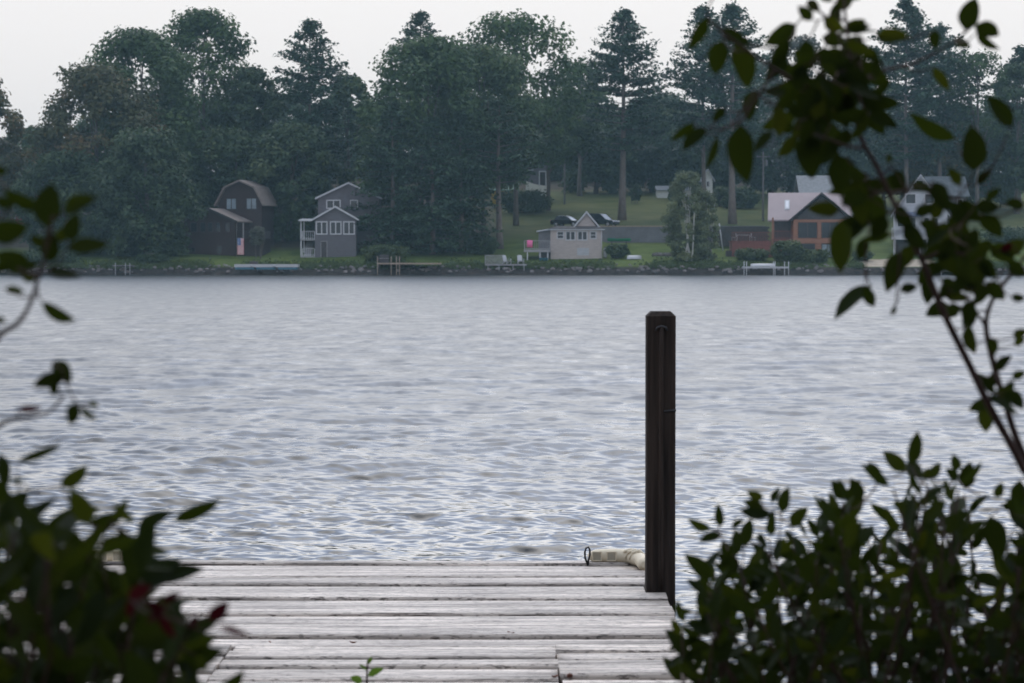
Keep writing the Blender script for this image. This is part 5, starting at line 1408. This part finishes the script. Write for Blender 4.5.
HB = [(711,529,687,518,9),(720,527,718,503,9),(721,535,698,541,9),(763,499,747,491,10),(771,515,739,510,12),(763,508,743,501,10),(772,503,780,487,7),(782,513,789,486,12),(732,528,744,519,6),(744,546,751,518,13),(772,535,771,518,10),(791,527,808,507,13),(843,500,832,480,13),(842,516,825,510,9),(822,529,828,518,4),
      (911,465,917,430,13),(906,471,883,451,14),(957,471,953,454,12),(967,488,970,461,18),(957,481,946,468,10),(996,498,1002,482,11),(1002,504,1015,510,8),(846,510,834,514,10),(990,516,1002,560,22),(1020,480,1016,515,15),(862,500,850,478,12),(880,478,868,462,12),(930,478,940,462,10),(920,478,938,470,9),(690,640,668,650,9),(684,622,676,600,8),(700,610,705,580,12),(688,655,664,668,7),(720,600,745,592,14),(735,560,722,540,16),(742,575,770,565,18),(700,590,712,566,10)]
hs_ = [hero(*h_, d + rng.uniform(-.15, .15), rng) for h_ in HB]
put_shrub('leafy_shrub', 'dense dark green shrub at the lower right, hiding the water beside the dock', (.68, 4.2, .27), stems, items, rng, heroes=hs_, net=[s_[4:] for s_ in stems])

# the tall arching shrub on the right
rng = np.random.default_rng(47); d = 3.7
main = smooth_path([np.array((1.08, 3.75, .25)), at(1085, 600, d), at(1024, 470, d), at(991, 409, d), at(968, 362, d), at(947, 320, d), at(935, 292, d), at(922, 260, d), at(906, 228, d), at(889, 193, d), at(878, 169, d), at(861, 138, d), at(854, 110, d), at(851, 65, d + .02), at(846, 20, d + .04), at(838, -40, d + .08)], 5)
sec = smooth_path([np.array((1.12, 3.85, .25)), at(1090, 590, d + .12), at(1024, 456, d + .1), at(1005, 402, d + .1), at(993, 362, d + .1), at(986, 326, d + .1), at(992, 301, d + .1), at(1005, 282, d + .1), at(1024, 258, d + .1), at(1050, 225, d + .12)], 5)
side = smooth_path([at(862, 148, d), at(846, 146, d - .03), at(826, 138, d - .07), at(800, 130, d - .12)], 5)
side2 = smooth_path([at(851, 85, d), at(880, 72, d + .03), at(916, 62, d + .08), at(950, 44, d + .1), at(972, 27, d + .1)], 5)
side3 = smooth_path([at(986, 326, d + .1), at(977, 313, d + .08), at(968, 296, d + .05)], 4)
side4 = smooth_path([at(850, 95, d), at(820, 92, d - .05), at(780, 72, d - .12), at(740, 45, d - .18), at(708, 18, d - .2), at(716, -8, d - .2)], 5)
side5 = smooth_path([at(846, 20, d), at(828, 18, d - .03), at(810, 2, d - .05)], 4)
side6 = smooth_path([at(889, 193, d), at(915, 190, d + .03), at(945, 195, d + .06), at(975, 205, d + .08), at(1010, 205, d + .1), at(1040, 200, d + .1)], 5)
side7 = smooth_path([at(922, 260, d), at(950, 250, d - .02), at(972, 262, d)], 5)
side8 = smooth_path([at(775, 70, d - .12), at(755, 100, d - .13), at(740, 122, d - .14), at(718, 130, d - .16), at(708, 128, d - .17)], 5)
HT = [(707,17,687,50,11),(723,41,715,75,19),(736,42,748,89,21),(722,29,751,44,12),(796,25,764,44,18),(789,40,767,68,13),(778,65,805,80,15),(808,0,820,12,14),(824,18,845,30,15),(755,90,749,122,15),(763,92,797,97,9),(725,108,712,121,9),
 (694,123,671,142,8),(707,129,681,150,12),(717,136,707,170,5),(740,125,748,183,25),(772,131,755,153,10),(806,134,812,179,32),(797,136,778,157,12),(839,155,841,197,21),(839,210,807,208,14),
 (965,30,976,-3,21),(975,25,1000,36,15),(977,32,1000,50,9),(955,42,971,47,9),(935,30,936,50,15),(933,68,950,91,10),(876,36,910,36,14),(838,34,885,29,6),(1012,126,987,95,16),(955,139,909,113,14),
 (974,171,971,125,23),(977,184,992,170,8),(933,182,948,212,17),(888,163,890,153,8),(895,170,904,195,13),(857,180,864,226,20),(874,193,883,222,19),(845,157,849,186,20),(910,184,933,191,10),(1024,207,1005,202,14),(975,207,1000,207,16),(986,199,1000,188,8),
 (845,218,842,273,20),(891,233,859,239,8),(866,239,859,260,12),(900,252,887,292,19),(872,286,834,320,13),(865,288,874,307,14),(927,277,927,305,14),(929,221,931,245,11),(967,238,973,275,20),(952,238,940,262,15),(941,280,960,286,10),(946,297,971,299,9),(967,301,971,328,15),(986,282,1005,300,20),(1011,297,1026,298,8),(1013,337,1028,330,10),(895,306,891,316,5),(900,290,918,286,10),
 (968,325,975,355,12),(996,371,1012,355,10),(984,376,996,395,9),(1005,392,1024,409,20),(991,402,968,410,12),(990,338,995,355,11),(1014,345,1026,338,9),(1012,378,1026,372,10),(1004,398,1014,380,9),
 (843,50,822,66,22),(850,60,832,88,24),(846,70,868,92,20),(862,62,890,85,18),(842,88,822,110,18),(852,92,838,122,22),(858,92,880,112,18),(820,90,800,112,16),(815,80,790,98,14),(868,108,898,128,14),(872,100,900,104,14),(832,112,808,126,16),(862,108,884,135,17),(805,40,812,66,18),(815,52,838,60,16),(838,10,855,-8,16),(852,0,866,-16,14),(845,28,866,20,11),(812,20,798,6,12),(830,2,820,-18,14),
 (895,205,915,230,14),(905,225,925,250,16),(915,215,935,205,12),(912,245,900,270,14),(938,228,958,250,17),(948,218,970,235,16),(958,200,980,222,15),(962,224,950,200,14),(980,215,1002,238,16),(990,245,1015,262,16),(1000,252,1026,240,15),(975,262,998,278,14),(940,250,955,275,15),(935,262,918,285,15),(955,262,975,292,16),(960,185,948,168,10),(988,285,975,305,13),(1008,262,1026,275,14),(885,215,872,240,16),(880,180,862,200,17),(868,175,848,190,15),(835,140,822,165,18),(822,140,838,162,14),(850,130,832,148,13),(945,262,930,275,12),(955,280,940,300,12),(968,208,955,232,14)]
hs_ = [hero(*h_, d + rng.uniform(-.14, .14), rng) for h_ in HT]
mainset = [main, sec, side, side2, side3, side4, side5, side6, side7, side8]
ex = []
for (cx, cy, sx, sy, n) in ((842, 72, 36, 38, 52), (815, 115, 32, 26, 26), (966, 238, 30, 26, 16), (870, 205, 16, 25, 10), (965, 290, 18, 18, 8), (985, 395, 12, 12, 5)):
    for k in range(n):
        a = rng.normal(cx, sx*.6), rng.normal(cy, sy*.6); th_ = rng.uniform(0, 6.28); L = rng.uniform(20, 36)
        ex.append(hero(a[0], a[1], a[0] + L*math.cos(th_), a[1] + L*math.sin(th_)*.9 + 6, rng.uniform(8, 18), d + rng.uniform(-.2, .25), rng))
red_ = [hero(986, 248, 972, 262, 9, d + .1, rng), hero(1012, 244, 1000, 250, 7, d + .1, rng)]
put_shrub('arching_shrub', 'tall thin shrub on the right whose leafy stem arches over the far houses', (1.1, 3.8, .25), [main, sec] , [], rng, red=red_, r0=.0062, heroes=hs_ + ex, net=[[p_ for p_ in s_[::2]] for s_ in mainset])
ar = [o for o in COL.objects if o.name == 'arching_shrub'][0]
for s_ in mainset[2:]:
    n = len(s_); MB().tube([np.array(p_) - (1.1, 3.8, .25) for p_ in s_], [.0030*(1 - .6*i/(n-1)) for i in range(n)], 6).build('branch', M['twig'], ar)

# the shrub at the lower left
rng = np.random.default_rng(53); d = 2.9
TOPX = [-60, 0, 15, 45, 70, 100, 130, 150, 165, 180, 200, 215]
TOPY = [470, 488, 505, 515, 512, 512, 530, 556, 590, 640, 668, 690]
tips = []
while len(tips) < 62:
    px = rng.uniform(-70, 205); t_ = np.interp(px, TOPX, TOPY); py = t_ + 10 + abs(rng.normal(0, 1))*75
    if py > 760: continue
    tips.append(at(px, py, rng.uniform(2.55, 3.25)))
bf = lambda: np.array((rng.normal(-.72, .15), rng.normal(2.9, .15), .34))
stems, items = leafy_stems(bf, tips, rng, (.052, .08), 12, asp=(.32, .46))
HL = [(17,463,61,444,6),(61,487,88,465,15),(9,480,26,478,4),(0,454,7,490,12),(174,521,222,497,14),(137,537,173,511,15),(135,521,112,503,8),(130,552,170,551,11),(125,563,174,567,14),(178,650,216,637,22),(159,657,171,683,11),(175,663,195,672,8),(196,655,206,672,10),(60,520,100,508,14),(45,530,75,505,12),(90,525,125,515,14),(100,545,135,540,14),(30,545,62,528,14),(20,520,45,505,12),(110,520,128,498,9)]
hs_ = [hero(*h_, d + rng.uniform(-.15, .15), rng) for h_ in HL]
RL = [(209,619,228,601,17),(218,627,250,638,5),(162,601,182,593,8),(190,627,198,614,9),(128,598,152,586,13),(148,600,162,618,10),(160,614,177,639,9),(168,606,146,622,8),(130,600,128,618,8)]
rs_ = [hero(*h_, d - .38 + rng.uniform(-.08, .08), rng) for h_ in RL]
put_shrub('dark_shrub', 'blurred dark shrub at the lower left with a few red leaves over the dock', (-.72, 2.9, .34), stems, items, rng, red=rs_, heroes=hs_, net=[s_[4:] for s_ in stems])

# slender sprigs rising at the left edge
rng = np.random.default_rng(59); d = 2.8
sp1 = smooth_path([np.array((-.78, 2.75, .34)), at(-75, 560, d), at(-45, 420, d), at(-5, 342, d), at(17, 324, d), at(29, 306, d), at(37, 282, d), at(44, 258, d), at(50, 236, d), at(52, 215, d)], 5)
sp1b = smooth_path([at(-20, 360, d), at(-22, 300, d - .02), at(-18, 250, d - .04), at(-8, 215, d - .05)], 5)
sp2 = smooth_path([np.array((-.76, 2.8, .34)), at(-70, 600, d + .08), at(-40, 470, d + .06), at(0, 425, d + .05), at(30, 417, d + .05), at(50, 411, d + .05), at(64, 395, d + .05)], 5)
HS = [(47,227,51,182,20),(63,213,97,197,11),(70,241,78,213,17),(50,262,51,230,25),(68,248,109,243,11),(40,209,3,187,10),(15,204,-6,200,11),(-8,235,29,225,20),(30,269,-5,253,16),(47,271,82,275,7),(5,289,25,292,6),(-8,172,8,171,8),(42,303,75,322,9),(-6,318,6,322,9),(53,361,71,383,13),(64,378,32,386,11),(52,381,54,397,12),(75,403,70,426,20),(81,408,97,421,5),(89,402,99,407,8),(18,268,38,264,8),(36,280,20,272,7),(56,240,72,228,12),(44,246,30,236,9),(-4,270,14,262,12),(62,368,68,385,12)]
hs_ = [hero(h_[0], h_[1], h_[2], h_[3], h_[4]*1.3, d + rng.uniform(-.08, .1), rng) for h_ in HS]
rs_ = [hero(17, 410, 43, 408, 6, d + .05, rng)]
put_shrub('slender_shrub', 'slender blurred sprigs rising at the left edge before the far bank', (-.78, 2.78, .34), [sp1, sp1b, sp2], [], rng, red=rs_, r0=.0034, heroes=hs_, net=[s_[::2] for s_ in (sp1, sp1b, sp2)])

# a seedling before the dock, bottom centre
rng = np.random.default_rng(61); d = 6.4
st1 = smooth_path([np.array((-.36, 6.35, .2)), at(366, 720, d), at(367, 690, d), at(367, 673, d), at(368, 659, d)], 4)
HS = [(362,682,350,677,8),(368,676,384,668,7),(367,664,372,656,4),(367,670,359,664,3),(366,690,380,686,8),(366,694,352,690,8)]
put_shrub('seedling', 'tiny green seedling poking up before the dock at the bottom edge', (-.36, 6.35, .2), [st1], [], rng, r0=.004, heroes=[hero(*h_, d, rng) for h_ in HS], net=[st1], cat='seedling', group=None)
